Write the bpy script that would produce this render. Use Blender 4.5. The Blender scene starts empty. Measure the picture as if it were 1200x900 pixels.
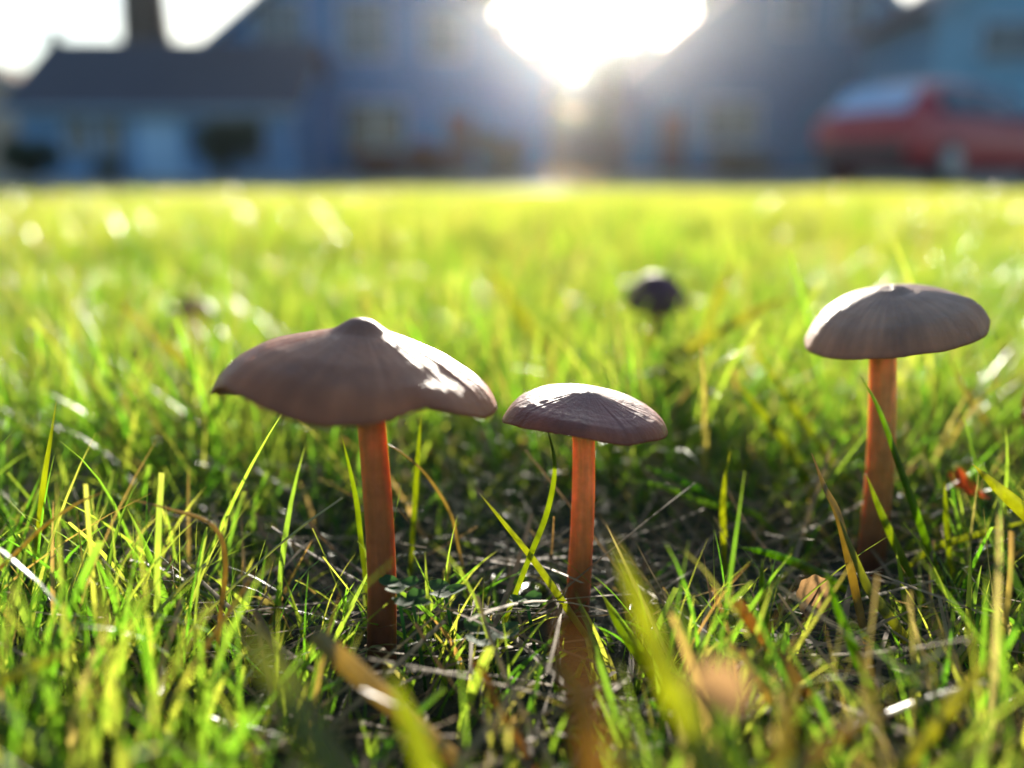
import bpy, bmesh, math, random
import numpy as np
from mathutils import Vector, Matrix, Euler

R = math.radians
random.seed(7)
rng = np.random.default_rng(11)
sc = bpy.context.scene
col = sc.collection

# ------------------------------------------------------------------ camera
FPX = 1039.0                    # focal length in photo pixels (photo 1200 x 900)
HC = 0.095                      # camera height in metres
HORIZON = 212.0                 # photo row of the horizon
PITCH = math.atan((450.0 - HORIZON) / FPX)
cam_d = bpy.data.cameras.new('camera')
cam = bpy.data.objects.new('camera', cam_d)
col.objects.link(cam)
cam.location = (0, 0, HC)
cam.rotation_euler = (math.pi / 2 - PITCH, 0, 0)
cam_d.sensor_width = 36.0
cam_d.lens = 36.0 * FPX / 1200.0
cam_d.clip_start = 0.004
cam_d.clip_end = 3000.0
cam_d.dof.use_dof = True
cam_d.dof.focus_distance = 0.177
cam_d.dof.aperture_fstop = 5.3
sc.camera = cam

# ------------------------------------------------------------------ sky, sun, exposure
SUN_EL, SUN_AZ = R(9.9), R(4.4)           # azimuth to the right of straight ahead
world = bpy.data.worlds.new('World')
sc.world = world
world.use_nodes = True
wn = world.node_tree
sky = wn.nodes.new('ShaderNodeTexSky')
sky.sky_type = 'NISHITA'
sky.sun_disc = False
sky.sun_elevation = SUN_EL
sky.sun_rotation = SUN_AZ
sky.dust_density = 1.2
sky.air_density = 1.0
sky.ozone_density = 2.5
bg = wn.nodes['Background']
bg.inputs[1].default_value = 0.088
wn.links.new(sky.outputs[0], bg.inputs[0])

sun_d = bpy.data.lights.new('sun', 'SUN')
sun_d.energy = 5.0
sun_d.angle = R(0.53)
sun_d.color = (1.0, 0.92, 0.79)
sun = bpy.data.objects.new('sun', sun_d)
col.objects.link(sun)
sd = Vector((math.sin(SUN_AZ) * math.cos(SUN_EL), math.cos(SUN_AZ) * math.cos(SUN_EL), math.sin(SUN_EL)))
sun.rotation_euler = sd.to_track_quat('Z', 'Y').to_euler()
sun.location = (0, 0, 30)

sc.view_settings.view_transform = 'Standard'
sc.view_settings.look = 'None'
sc.view_settings.gamma = 1.0
sc.view_settings.use_curve_mapping = False
sc.view_settings.exposure = 1.85
sc.render.engine = 'CYCLES'
sc.cycles.use_denoising = True
sc.cycles.max_bounces = 8
sc.cycles.diffuse_bounces = 3
sc.cycles.glossy_bounces = 3
sc.cycles.transmission_bounces = 6
sc.cycles.sample_clamp_indirect = 6.0
sc.cycles.caustics_reflective = False
sc.cycles.caustics_refractive = False

# ------------------------------------------------------------------ helpers
CP, SP = math.cos(PITCH), math.sin(PITCH)


def at(u, v, Y):
    """photo pixel (1200 x 900) -> point at ground distance Y"""
    a, b = (u - 600.0) / FPX, (450.0 - v) / FPX
    dx, dy, dz = a, CP + b * SP, -SP + b * CP
    k = Y / dy
    return Vector((dx * k, Y, HC + dz * k))


def px(Y, z=0.04):
    """metres per photo pixel at distance Y, height z"""
    return (Y * CP + (HC - z) * SP) / FPX


def tag(o, label=None, cat=None, group=None, kind=None):
    if label: o['label'] = label
    if cat: o['category'] = cat
    if group: o['group'] = group
    if kind: o['kind'] = kind
    return o


def empty(name, loc, rz=0.0):
    o = bpy.data.objects.new(name, None)
    o.empty_display_size = 0.01
    col.objects.link(o)
    o.location = loc
    o.rotation_euler = (0, 0, rz)
    return o


def link(name, me, mat, parent=None, smooth=False):
    o = bpy.data.objects.new(name, me)
    col.objects.link(o)
    if mat is not None and not me.materials:
        me.materials.append(mat)
    if smooth:
        me.polygons.foreach_set('use_smooth', [True] * len(me.polygons))
    if parent is not None:
        o.parent = parent
    return o


def np_mesh(name, V, F, smooth=True, attrs=None):
    """V (n,3), F (m,k) all faces with k corners"""
    me = bpy.data.meshes.new(name)
    V = np.ascontiguousarray(V, dtype=np.float32)
    F = np.ascontiguousarray(F, dtype=np.int32)
    m, k = F.shape
    me.vertices.add(len(V))
    me.vertices.foreach_set('co', V.ravel())
    me.loops.add(m * k)
    me.loops.foreach_set('vertex_index', F.ravel())
    me.polygons.add(m)
    me.polygons.foreach_set('loop_start', np.arange(m, dtype=np.int32) * k)
    me.polygons.foreach_set('use_smooth', np.full(m, smooth, dtype=bool))
    me.update(calc_edges=True)
    if attrs is not None:
        at_ = me.color_attributes.new('blade', 'FLOAT_COLOR', 'POINT')
        at_.data.foreach_set('color', np.ascontiguousarray(attrs, dtype=np.float32).ravel())
    me.validate()
    return me


class MB:
    """collects simple shapes into one mesh"""
    def __init__(self):
        self.v, self.f = [], []

    def poly(self, pts):
        n = len(self.v)
        self.v += [tuple(p) for p in pts]
        self.f.append(tuple(range(n, n + len(pts))))
        return self

    def box(self, x0, x1, y0, y1, z0, z1):
        n = len(self.v)
        self.v += [(x0, y0, z0), (x1, y0, z0), (x1, y1, z0), (x0, y1, z0),
                   (x0, y0, z1), (x1, y0, z1), (x1, y1, z1), (x0, y1, z1)]
        self.f += [tuple(n + i for i in q) for q in
                   ((0, 3, 2, 1), (4, 5, 6, 7), (0, 1, 5, 4), (1, 2, 6, 5), (2, 3, 7, 6), (3, 0, 4, 7))]
        return self

    def prism(self, pts, vec):
        """closed extrusion of a planar polygon along vec"""
        n, k = len(self.v), len(pts)
        vec = Vector(vec)
        self.v += [tuple(p) for p in pts] + [tuple(Vector(p) + vec) for p in pts]
        self.f.append(tuple(n + i for i in range(k))[::-1])
        self.f.append(tuple(n + k + i for i in range(k)))
        for i in range(k):
            j = (i + 1) % k
            self.f.append((n + i, n + j, n + k + j, n + k + i))
        return self

    def tube(self, pts, rad, sides=8, cap=True):
        pts = [Vector(p) for p in pts]
        if not hasattr(rad, '__len__'):
            rad = [rad] * len(pts)
        n = len(self.v)
        ref = Vector((0.31, 0.2, 0.93))
        for i, p in enumerate(pts):
            t = (pts[min(i + 1, len(pts) - 1)] - pts[max(i - 1, 0)]).normalized()
            a = t.cross(ref)
            if a.length < 1e-4:
                a = t.cross(Vector((1, 0, 0)))
            a.normalize()
            b = t.cross(a)
            for s in range(sides):
                w = 2 * math.pi * s / sides
                self.v.append(tuple(p + (a * math.cos(w) + b * math.sin(w)) * rad[i]))
        for i in range(len(pts) - 1):
            for s in range(sides):
                q = (s + 1) % sides
                self.f.append((n + i * sides + s, n + i * sides + q, n + (i + 1) * sides + q, n + (i + 1) * sides + s))
        if cap:
            self.f.append(tuple(n + s for s in range(sides))[::-1])
            e = n + (len(pts) - 1) * sides
            self.f.append(tuple(e + s for s in range(sides)))
        return self

    def build(self, name, mat, parent=None, smooth=False):
        me = bpy.data.meshes.new(name)
        me.from_pydata(self.v, [], self.f)
        bm = bmesh.new(); bm.from_mesh(me)
        bmesh.ops.recalc_face_normals(bm, faces=bm.faces)
        bm.to_mesh(me); bm.free()
        return link(name, me, mat, parent, smooth)


# ------------------------------------------------------------------ materials
def new_mat(name):
    m = bpy.data.materials.new(name)
    m.use_nodes = True
    nt = m.node_tree
    return m, nt, nt.nodes['Principled BSDF'], nt.nodes['Material Output']


def N(nt, kind, **kw):
    n = nt.nodes.new(kind)
    for k, v in kw.items():
        setattr(n, k, v)
    return n


def mixcol(nt, fac, a, b, blend='MIX'):
    n = nt.nodes.new('ShaderNodeMix')
    n.data_type = 'RGBA'
    n.blend_type = blend
    for sock, val in ((n.inputs[0], fac), (n.inputs[6], a), (n.inputs[7], b)):
        if isinstance(val, (int, float)):
            sock.default_value = val
        elif isinstance(val, tuple):
            sock.default_value = (*val[:3], 1)
        else:
            nt.links.new(val, sock)
    return n.outputs[2]


def noise(nt, scale, detail=4, rough=0.55, coord=None, stretch=None):
    n = N(nt, 'ShaderNodeTexNoise')
    n.inputs['Scale'].default_value = scale
    n.inputs['Detail'].default_value = detail
    n.inputs['Roughness'].default_value = rough
    if coord is None:
        tc = N(nt, 'ShaderNodeTexCoord')
        coord = tc.outputs['Object']
    if stretch:
        mp = N(nt, 'ShaderNodeMapping')
        mp.inputs['Scale'].default_value = stretch
        nt.links.new(coord, mp.inputs[0])
        coord = mp.outputs[0]
    nt.links.new(coord, n.inputs['Vector'])
    return n.outputs['Fac']


def ramp(nt, fac, stops):
    n = N(nt, 'ShaderNodeValToRGB')
    cr = n.color_ramp
    while len(cr.elements) < len(stops):
        cr.elements.new(0.5)
    for e, (p, c) in zip(cr.elements, stops):
        e.position = p
        e.color = (*c, 1) if len(c) == 3 else c
    nt.links.new(fac, n.inputs[0])
    return n.outputs[0]


def bump(nt, height, strength, dist, pb):
    b = N(nt, 'ShaderNodeBump')
    b.inputs['Strength'].default_value = strength
    b.inputs['Distance'].default_value = dist
    nt.links.new(height, b.inputs['Height'])
    nt.links.new(b.outputs[0], pb.inputs['Normal'])


def simple(name, c, rough=0.7, scale=3.0, var=0.25, metal=0.0, bmp=0.0, bdist=0.01, stretch=None):
    m, nt, pb, out = new_mat(name)
    f = noise(nt, scale, stretch=stretch)
    lo = tuple(x * (1 - var) for x in c)
    hi = tuple(min(1, x * (1 + var)) for x in c)
    nt.links.new(ramp(nt, f, [(0.25, lo), (0.75, hi)]), pb.inputs['Base Color'])
    pb.inputs['Roughness'].default_value = rough
    pb.inputs['Metallic'].default_value = metal
    if bmp:
        bump(nt, f, bmp, bdist, pb)
    return m


def blade_material(name, green_d, green_t, dry_d, dry_t, trans=0.60, rough=0.32):
    """backlit leaf: reflecting face + light let through; attribute blade = (random, dryness, along)"""
    m, nt, pb, out = new_mat(name)
    a = N(nt, 'ShaderNodeAttribute', attribute_name='blade')
    sep = N(nt, 'ShaderNodeSeparateColor')
    nt.links.new(a.outputs['Color'], sep.inputs[0])
    rnd, dry, along = sep.outputs[0], sep.outputs[1], sep.outputs[2]
    tc = N(nt, 'ShaderNodeTexCoord')
    mott = noise(nt, 160, 3, coord=tc.outputs['Object'])
    # tips go a little yellow, bases pale
    tipmix = ramp(nt, along, [(0.0, (0.5, 0.5, 0.5)), (0.25, (0, 0, 0)), (0.82, (0, 0, 0)), (1.0, (0.6, 0.6, 0.6))])
    gd = mixcol(nt, rnd, green_d[0], green_d[1])
    gt = mixcol(nt, rnd, green_t[0], green_t[1])
    dd = mixcol(nt, rnd, dry_d[0], dry_d[1])
    dt = mixcol(nt, rnd, dry_t[0], dry_t[1])
    mth = N(nt, 'ShaderNodeMath', operation='MULTIPLY_ADD', use_clamp=True)
    nt.links.new(tipmix, mth.inputs[0])
    mth.inputs[1].default_value = 0.45
    nt.links.new(dry, mth.inputs[2])
    cd = mixcol(nt, mth.outputs[0], gd, dd)
    ct = mixcol(nt, mth.outputs[0], gt, dt)
    sh = ramp(nt, mott, [(0.3, (0.72, 0.72, 0.72)), (0.7, (1.15, 1.15, 1.15))])
    cd = mixcol(nt, 1.0, cd, sh, 'MULTIPLY')
    ct = mixcol(nt, 1.0, ct, sh, 'MULTIPLY')
    nt.links.new(cd, pb.inputs['Base Color'])
    pb.inputs['Roughness'].default_value = rough
    pb.inputs['Specular IOR Level'].default_value = 0.5
    tr = N(nt, 'ShaderNodeBsdfTranslucent')
    nt.links.new(ct, tr.inputs['Color'])
    mx = N(nt, 'ShaderNodeMixShader')
    mx.inputs[0].default_value = trans
    nt.links.new(pb.outputs[0], mx.inputs[1])
    nt.links.new(tr.outputs[0], mx.inputs[2])
    nt.links.new(mx.outputs[0], out.inputs['Surface'])
    return m


M = {}
M['grass'] = blade_material('grass_leaf',
                            ((0.022, 0.070, 0.010), (0.060, 0.110, 0.012)),
                            ((0.13, 0.36, 0.012), (0.60, 0.62, 0.06)),
                            ((0.28, 0.19, 0.07), (0.40, 0.32, 0.16)),
                            ((0.42, 0.24, 0.05), (0.48, 0.36, 0.12)))
M['straw'] = blade_material('dry_straw',
                            ((0.15, 0.085, 0.03), (0.36, 0.25, 0.11)),
                            ((0.20, 0.11, 0.03), (0.36, 0.26, 0.10)),
                            ((0.15, 0.085, 0.03), (0.36, 0.25, 0.11)),
                            ((0.20, 0.11, 0.03), (0.36, 0.26, 0.10)), trans=0.35, rough=0.7)
M['clover'] = blade_material('clover_leaf',
                             ((0.03, 0.085, 0.03), (0.04, 0.10, 0.035)),
                             ((0.10, 0.26, 0.05), (0.12, 0.28, 0.05)),
                             ((0.05, 0.10, 0.03), (0.05, 0.10, 0.03)),
                             ((0.12, 0.25, 0.05), (0.12, 0.25, 0.05)), trans=0.5, rough=0.75)
M['red_leaf'] = blade_material('red_leaf',
                               ((0.16, 0.025, 0.012), (0.20, 0.04, 0.015)),
                               ((0.55, 0.06, 0.015), (0.55, 0.10, 0.02)),
                               ((0.15, 0.03, 0.012), (0.2, 0.05, 0.02)),
                               ((0.5, 0.08, 0.02), (0.5, 0.1, 0.02)), trans=0.5, rough=0.4)
M['brown_leaf'] = blade_material('brown_leaf',
                                 ((0.17, 0.085, 0.035), (0.22, 0.12, 0.05)),
                                 ((0.42, 0.24, 0.10), (0.45, 0.26, 0.10)),
                                 ((0.2, 0.1, 0.04), (0.2, 0.1, 0.04)),
                                 ((0.4, 0.2, 0.05), (0.4, 0.2, 0.05)), trans=0.5, rough=0.5)


def soil_mat():
    m, nt, pb, out = new_mat('lawn_soil')
    f = noise(nt, 90, 6)
    g = noise(nt, 4, 4)
    c = ramp(nt, f, [(0.3, (0.018, 0.011, 0.006)), (0.55, (0.045, 0.028, 0.014)), (0.8, (0.09, 0.06, 0.028))])
    c2 = mixcol(nt, g, c, (0.03, 0.04, 0.010))
    nt.links.new(c2, pb.inputs['Base Color'])
    pb.inputs['Roughness'].default_value = 0.95
    bump(nt, f, 0.8, 0.006, pb)
    return m


M['soil'] = soil_mat()
M['asphalt'] = simple('asphalt', (0.055, 0.056, 0.06), 0.9, 40, 0.35, bmp=0.4, bdist=0.004)
M['concrete'] = simple('kerb_concrete', (0.30, 0.29, 0.27), 0.9, 18, 0.2, bmp=0.3, bdist=0.004)


def cap_mat(name, c_mid, c_edge, c_top):
    m, nt, pb, out = new_mat(name)
    a = N(nt, 'ShaderNodeAttribute', attribute_name='blade')   # r: radius share, g: angle share
    sep = N(nt, 'ShaderNodeSeparateColor')
    nt.links.new(a.outputs['Color'], sep.inputs[0])
    base = ramp(nt, sep.outputs[0], [(0.0, c_top), (0.22, c_mid), (0.75, c_mid), (0.97, c_edge), (1.0, tuple(x * 0.7 for x in c_edge))])
    comb = N(nt, 'ShaderNodeCombineXYZ')
    mr = N(nt, 'ShaderNodeMath', operation='MULTIPLY'); mr.inputs[1].default_value = 1.6
    nt.links.new(sep.outputs[0], mr.inputs[0])
    nt.links.new(mr.outputs[0], comb.inputs[0])
    nt.links.new(sep.outputs[1], comb.inputs[1])
    nt.links.new(sep.outputs[2], comb.inputs[2])
    # streaks running from the middle to the margin: fine around, long outward
    st = N(nt, 'ShaderNodeTexNoise'); st.inputs['Scale'].default_value = 1.0; st.inputs['Detail'].default_value = 5
    mp = N(nt, 'ShaderNodeMapping'); mp.inputs['Scale'].default_value = (1.2, 17, 17)
    nt.links.new(comb.outputs[0], mp.inputs[0]); nt.links.new(mp.outputs[0], st.inputs['Vector'])
    fine = noise(nt, 900, 5)
    blot = noise(nt, 110, 4)
    c = mixcol(nt, 1.0, base, ramp(nt, st.outputs['Fac'], [(0.3, (0.84, 0.84, 0.85)), (0.7, (1.12, 1.11, 1.10))]), 'MULTIPLY')
    c = mixcol(nt, 1.0, c, ramp(nt, blot, [(0.3, (0.72, 0.74, 0.78)), (0.7, (1.18, 1.15, 1.10))]), 'MULTIPLY')
    nt.links.new(c, pb.inputs['Base Color'])
    nt.links.new(ramp(nt, blot, [(0.3, (0.46, 0.46, 0.46)), (0.7, (0.64, 0.64, 0.64))]), pb.inputs['Roughness'])
    pb.inputs['Specular IOR Level'].default_value = 0.2
    pb.inputs['Subsurface Weight'].default_value = 0.6
    pb.inputs['Subsurface Radius'].default_value = (1.0, 0.40, 0.22)
    pb.inputs['Subsurface Scale'].default_value = 0.0022
    ad = N(nt, 'ShaderNodeMath', operation='MULTIPLY_ADD')
    nt.links.new(st.outputs['Fac'], ad.inputs[0]); ad.inputs[1].default_value = 0.8
    nt.links.new(fine, ad.inputs[2])
    bump(nt, ad.outputs[0], 0.40, 0.0007, pb)
    return m


M['cap_wide'] = cap_mat('cap_skin_wide', (0.38, 0.155, 0.085), (0.40, 0.135, 0.06), (0.30, 0.14, 0.09))
M['cap_small'] = cap_mat('cap_skin_small', (0.26, 0.105, 0.085), (0.30, 0.095, 0.05), (0.21, 0.095, 0.08))
M['cap_grey'] = cap_mat('cap_skin_grey', (0.42, 0.235, 0.155), (0.44, 0.185, 0.095), (0.34, 0.195, 0.13))


M['cap_dark'] = cap_mat('cap_skin_dark', (0.13, 0.055, 0.065), (0.15, 0.05, 0.035), (0.11, 0.055, 0.06))


def stem_mat(name, top, mid, low):
    m, nt, pb, out = new_mat(name)
    a = N(nt, 'ShaderNodeAttribute', attribute_name='blade')   # b: height share
    sep = N(nt, 'ShaderNodeSeparateColor')
    nt.links.new(a.outputs['Color'], sep.inputs[0])
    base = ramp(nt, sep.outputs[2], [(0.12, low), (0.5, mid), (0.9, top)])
    fib = noise(nt, 1.0, 5, stretch=(900, 900, 60))
    blot = noise(nt, 260, 3)
    c = mixcol(nt, 1.0, base, ramp(nt, fib, [(0.3, (0.84, 0.82, 0.80)), (0.72, (1.12, 1.12, 1.12))]), 'MULTIPLY')
    c = mixcol(nt, 1.0, c, ramp(nt, blot, [(0.3, (0.8, 0.78, 0.75)), (0.7, (1.15, 1.15, 1.15))]), 'MULTIPLY')
    nt.links.new(c, pb.inputs['Base Color'])
    pb.inputs['Roughness'].default_value = 0.42
    pb.inputs['Specular IOR Level'].default_value = 0.3
    pb.inputs['Subsurface Weight'].default_value = 0.95
    pb.inputs['Subsurface Radius'].default_value = (1.0, 0.52, 0.18)
    pb.inputs['Subsurface Scale'].default_value = 0.007
    bump(nt, fib, 0.35, 0.0005, pb)
    return m


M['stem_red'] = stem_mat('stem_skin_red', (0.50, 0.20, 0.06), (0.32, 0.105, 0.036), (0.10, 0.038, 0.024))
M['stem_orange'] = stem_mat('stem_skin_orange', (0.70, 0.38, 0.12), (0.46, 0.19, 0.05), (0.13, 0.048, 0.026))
M['gill'] = simple('gill_flesh', (0.24, 0.12, 0.07), 0.7, 300, 0.2)

# ------------------------------------------------------------------ ground, drive, road
LAWN_FAR, DRIVE_X = 6.2, -1.62
gm = MB().poly([(-500, -60, 0), (500, -60, 0), (500, 900, 0), (-500, 900, 0)])
tag(gm.build('ground', M['soil']), kind='structure')
drv = MB().poly([(-5.6, -3, 0.004), (DRIVE_X, -3, 0.004), (DRIVE_X - 0.25, LAWN_FAR, 0.004), (-6.0, LAWN_FAR, 0.004)])
tag(drv.build('driveway', M['asphalt']), kind='structure')
rd = MB().poly([(-90, LAWN_FAR, 0.008), (90, LAWN_FAR, 0.008), (90, 17.5, 0.008), (-90, 17.5, 0.008)])
tag(rd.build('road', M['asphalt']), kind='structure')
kb = MB().box(-90, 90, 17.5, 17.68, -0.05, 0.13)
tag(kb.build('kerb', M['concrete']), kind='structure')

# ------------------------------------------------------------------ mushrooms
def interp_periodic(th, table):
    a = np.array([t[0] for t in table], float)
    b = np.array([t[1] for t in table], float)
    o = np.argsort(a); a, b = a[o], b[o]
    return np.interp(np.mod(th, 360.0), np.concatenate((a - 360, a, a + 360)), np.concatenate((b, b, b)))


def smooth_profile(tab):
    """monotone table -> densely sampled and lightly smoothed"""
    x = np.array([t[0] for t in tab]); y = np.array([t[1] for t in tab])
    g = np.linspace(0, 1, 401)
    v = np.interp(g, x, y)
    k = np.hanning(49); k /= k.sum()
    pad = np.concatenate((v[24:0:-1], v, 2 * v[-1] - v[-2:-26:-1]))
    return g, np.convolve(pad, k, 'valid')


def make_mushroom(name, base, cap_c, stem_top, s, half, left, right, rim, roll, pitch, stem_w, bend,
                  cap_m, stem_m, seed, flesh=9.0, outline=0.012):
    """s metres per pixel; half cap half-width in px; left/right radial profiles (share, height px);
    rim: (degrees, px) lift of the margin, 0 = right, 270 = towards the viewer"""
    rg = np.random.default_rng(seed)
    root = empty(name, base)
    base = Vector(base)
    nr, nt_ = 64, 320
    th = np.linspace(0, 2 * np.pi, nt_, endpoint=False)
    thd = np.degrees(th)
    rs = np.linspace(0, 1, nr + 1)[1:] ** 0.9
    gl, pl = smooth_profile(left); _, pr = smooth_profile(right)
    w = 0.5 + 0.5 * np.cos(th); w = w * w * (3 - 2 * w)
    lift = interp_periodic(thd, rim)
    k = np.hanning(25); k /= k.sum()
    lift = np.convolve(np.concatenate((lift[-12:], lift, lift[:12])), k, 'valid')
    Rth = half * s * (1 + outline * (np.sin(2 * th + rg.uniform(0, 6)) + 0.7 * np.sin(3 * th + rg.uniform(0, 6)) + 0.5 * np.sin(5 * th + rg.uniform(0, 6)) + 0.35 * np.sin(11 * th + rg.uniform(0, 6))))
    fl = sum(rg.uniform(0.3, 1) * np.sin(f * th + rg.uniform(0, 6)) for f in (3, 5, 9, 14)) * 0.45
    wr = sum(rg.uniform(0.4, 1) * np.sin(f * th + rg.uniform(0, 6)) for f in (27, 38, 47, 61, 74)) * 0.30
    wr = wr * (0.35 + 0.65 * np.clip(np.sin(2 * th + rg.uniform(0, 6)) + np.sin(5 * th + rg.uniform(0, 6)), 0, 1))
    V, C = [], []

    def top(r):
        h = np.interp(r, gl, pl) * (1 - w) + np.interp(r, gl, pr) * w
        h = h + lift * r ** 4 + fl * (half / 164.0) * r ** 3 * 1.3 + wr * (1.0 if half > 120 else 0.38) * np.clip((r - 0.12) * 2.2, 0, 1) * 1.15
        h = h + 0.5 * np.sin(9 * r + 3 * np.sin(th + 1.3)) * np.sin(2 * th + 0.7) * r
        return h * s

    ap = 0.5 * (pl[0] + pr[0]) * s
    V.append((0, 0, ap)); C.append((0, 0.5, 0.5, 1))
    for r in rs:
        z = top(r)
        for i in range(nt_):
            V.append((Rth[i] * r * math.cos(th[i]), Rth[i] * r * math.sin(th[i]), z[i]))
            C.append((r, 0.5 + 0.5 * math.cos(th[i]), 0.5 + 0.5 * math.sin(th[i]), 1))
    # underside, margin first
    und = [0.985, 0.94, 0.86, 0.74, 0.6, 0.45, 0.3, 0.16]
    zr = top(1.0)
    for r in und:
        z = top(r)
        t = flesh * s * (0.10 + 0.90 * min(1.0, (1 - r) * 2.2)) * 0.8
        lo = np.minimum(z - t, zr + (1 - r) * 16 * s)
        for i in range(nt_):
            V.append((Rth[i] * r * math.cos(th[i]), Rth[i] * r * math.sin(th[i]), lo[i]))
            C.append((0.9, 0.5 + 0.5 * math.cos(th[i]), 0.5 + 0.5 * math.sin(th[i]), 1))
    F = []
    for i in range(nt_):
        F.append((0, 1 + i, 1 + (i + 1) % nt_))
    rows = nr + len(und)
    for j in range(rows - 1):
        for i in range(nt_):
            q = (i + 1) % nt_
            F.append((1 + j * nt_ + i, 1 + (j + 1) * nt_ + i, 1 + (j + 1) * nt_ + q, 1 + j * nt_ + q))
    F.append(tuple(1 + (rows - 1) * nt_ + i for i in range(nt_)))
    me = bpy.data.meshes.new('cap')
    me.from_pydata(V, [], F)
    bm = bmesh.new(); bm.from_mesh(me); bmesh.ops.recalc_face_normals(bm, faces=bm.faces); bm.to_mesh(me); bm.free()
    ca = me.color_attributes.new('blade', 'FLOAT_COLOR', 'POINT')
    ca.data.foreach_set('color', np.array(C, np.float32).ravel())
    cap = link('cap', me, cap_m, root, True)
    cap.location = Vector(cap_c) - base
    cap.rotation_euler = Euler((pitch, roll, 0), 'XYZ')
    # gills: thin radial plates under the cap
    gv, gf = [], []
    ng = 64
    for g in range(ng):
        i = int(g * nt_ / ng) % nt_
        a = th[i]
        n = len(gv)
        tv = Vector((-math.sin(a), math.cos(a), 0)) * 0.5 * s
        steps = [0.95, 0.82, 0.62, 0.4, 0.2]
        for r in steps:
            z = top(r)[i]
            t = flesh * s * (0.10 + 0.90 * min(1.0, (1 - r) * 2.2)) * 0.8
            up = min(z - t, zr[i] + (1 - r) * 16 * s) + 0.6 * s
            dn = up - (1.0 + 7.0 * math.sin(math.pi * min(1, (1 - r) * 1.1))) * s
            p = Vector((Rth[i] * r * math.cos(a), Rth[i] * r * math.sin(a), 0))
            for q in (p + tv + Vector((0, 0, up)), p - tv + Vector((0, 0, up)), p - tv * 0.6 + Vector((0, 0, dn)), p + tv * 0.6 + Vector((0, 0, dn))):
                gv.append(tuple(q))
        for j in range(len(steps) - 1):
            b0, b1 = n + 4 * j, n + 4 * (j + 1)
            for u in range(4):
                v2 = (u + 1) % 4
                gf.append((b0 + u, b0 + v2, b1 + v2, b1 + u))
        gf.append((n, n + 1, n + 2, n + 3)); gf.append((n + 16, n + 19, n + 18, n + 17))
    gm_ = bpy.data.meshes.new('gills'); gm_.from_pydata(gv, [], gf)
    go = link('gills', gm_, M['gill'], cap); go['kind'] = 'stuff'
    # stem
    top_p = Vector(stem_top) - base
    ns, sides = 40, 28
    sv, sf, scol = [], [], []
    ph = rg.uniform(0, 6)
    for j in range(ns + 1):
        t = j / ns
        c = Vector((0, 0, -0.006)).lerp(top_p + Vector((0, 0, 6 * s)), t)
        c += Vector((bend[0], bend[1], 0)) * math.sin(math.pi * t) + Vector((math.sin(5 * t + ph), math.cos(4 * t + ph), 0)) * 0.00025
        rad = stem_w * 0.5 * s * (1.12 - 0.16 * t + 0.10 * max(0, 1 - t * 6) + 0.25 * max(0, t - 0.93) / 0.07)
        for i in range(sides):
            a = 2 * math.pi * i / sides
            rr = rad * (1 + 0.035 * math.sin(3 * a + ph + 2 * t) + 0.025 * math.sin(7 * a + 3 * t) - 0.05 * math.exp(-((a - 4.6) / 0.22) ** 2))
            sv.append((c.x + rr * math.cos(a), c.y + rr * math.sin(a), c.z))
            scol.append((0.5, 0.5, t, 1))
    for j in range(ns):
        for i in range(sides):
            q = (i + 1) % sides
            sf.append((j * sides + i, j * sides + q, (j + 1) * sides + q, (j + 1) * sides + i))
    sf.append(tuple(range(sides))[::-1]); sf.append(tuple(ns * sides + i for i in range(sides)))
    sm = bpy.data.meshes.new('stem'); sm.from_pydata(sv, [], sf)
    ca = sm.color_attributes.new('blade', 'FLOAT_COLOR', 'POINT')
    ca.data.foreach_set('color', np.array(scol, np.float32).ravel())
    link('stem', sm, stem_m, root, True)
    return root


def ground_pt(u, v, Y):
    p = at(u, v, Y); p.z = 0.0
    return p


YL, YM, YR = 0.159, 0.176, 0.2017
GROUP_M = 'mushrooms growing in the lawn'
m1 = make_mushroom('mushroom', ground_pt(446, 785, YL), at(419, 459, YL), at(434, 470, YL), px(YL, 0.06), 164,
                   [(0, 88), (0.07, 87), (0.13, 80), (0.2, 72), (0.415, 63), (0.66, 52), (0.84, 36), (0.95, 18), (1, 0)],
                   [(0, 88), (0.07, 87), (0.13, 80), (0.195, 73), (0.32, 67), (0.62, 48), (0.866, 26), (0.96, 12), (1, 0)],
                   [(0, -4), (175, -5), (195, -8), (205, -3), (217, 16), (235, 14), (258, 0), (275, -2), (293, 6), (305, 22), (317, 10), (335, -4), (60, 0), (120, 2)],
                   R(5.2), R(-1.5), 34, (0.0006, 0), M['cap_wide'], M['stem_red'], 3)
tag(m1, 'mushroom with the widest wavy brown cap and a knobbed top on a thick reddish stem', 'mushroom', GROUP_M)
m2 = make_mushroom('mushroom', ground_pt(676, 735, YM), at(686, 490, YM), at(683, 500, YM), px(YM, 0.045), 98,
                   [(0, 35), (0.15, 34), (0.35, 30.5), (0.55, 26), (0.72, 20), (0.85, 11), (0.94, -2), (1, -15)],
                   [(0, 35), (0.12, 33.5), (0.3, 29), (0.5, 23), (0.7, 16), (0.86, 7), (0.95, -3), (1, -15)],
                   [(0, 6), (90, -4), (180, 8), (205, 18), (235, 26), (258, 29), (275, 27), (285, 20), (315, 17), (340, 10)],
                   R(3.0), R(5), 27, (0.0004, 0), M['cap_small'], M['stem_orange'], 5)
tag(m2, 'smallest sharp mushroom with a flat purplish cap and slim glowing orange stem', 'mushroom', GROUP_M)
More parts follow.
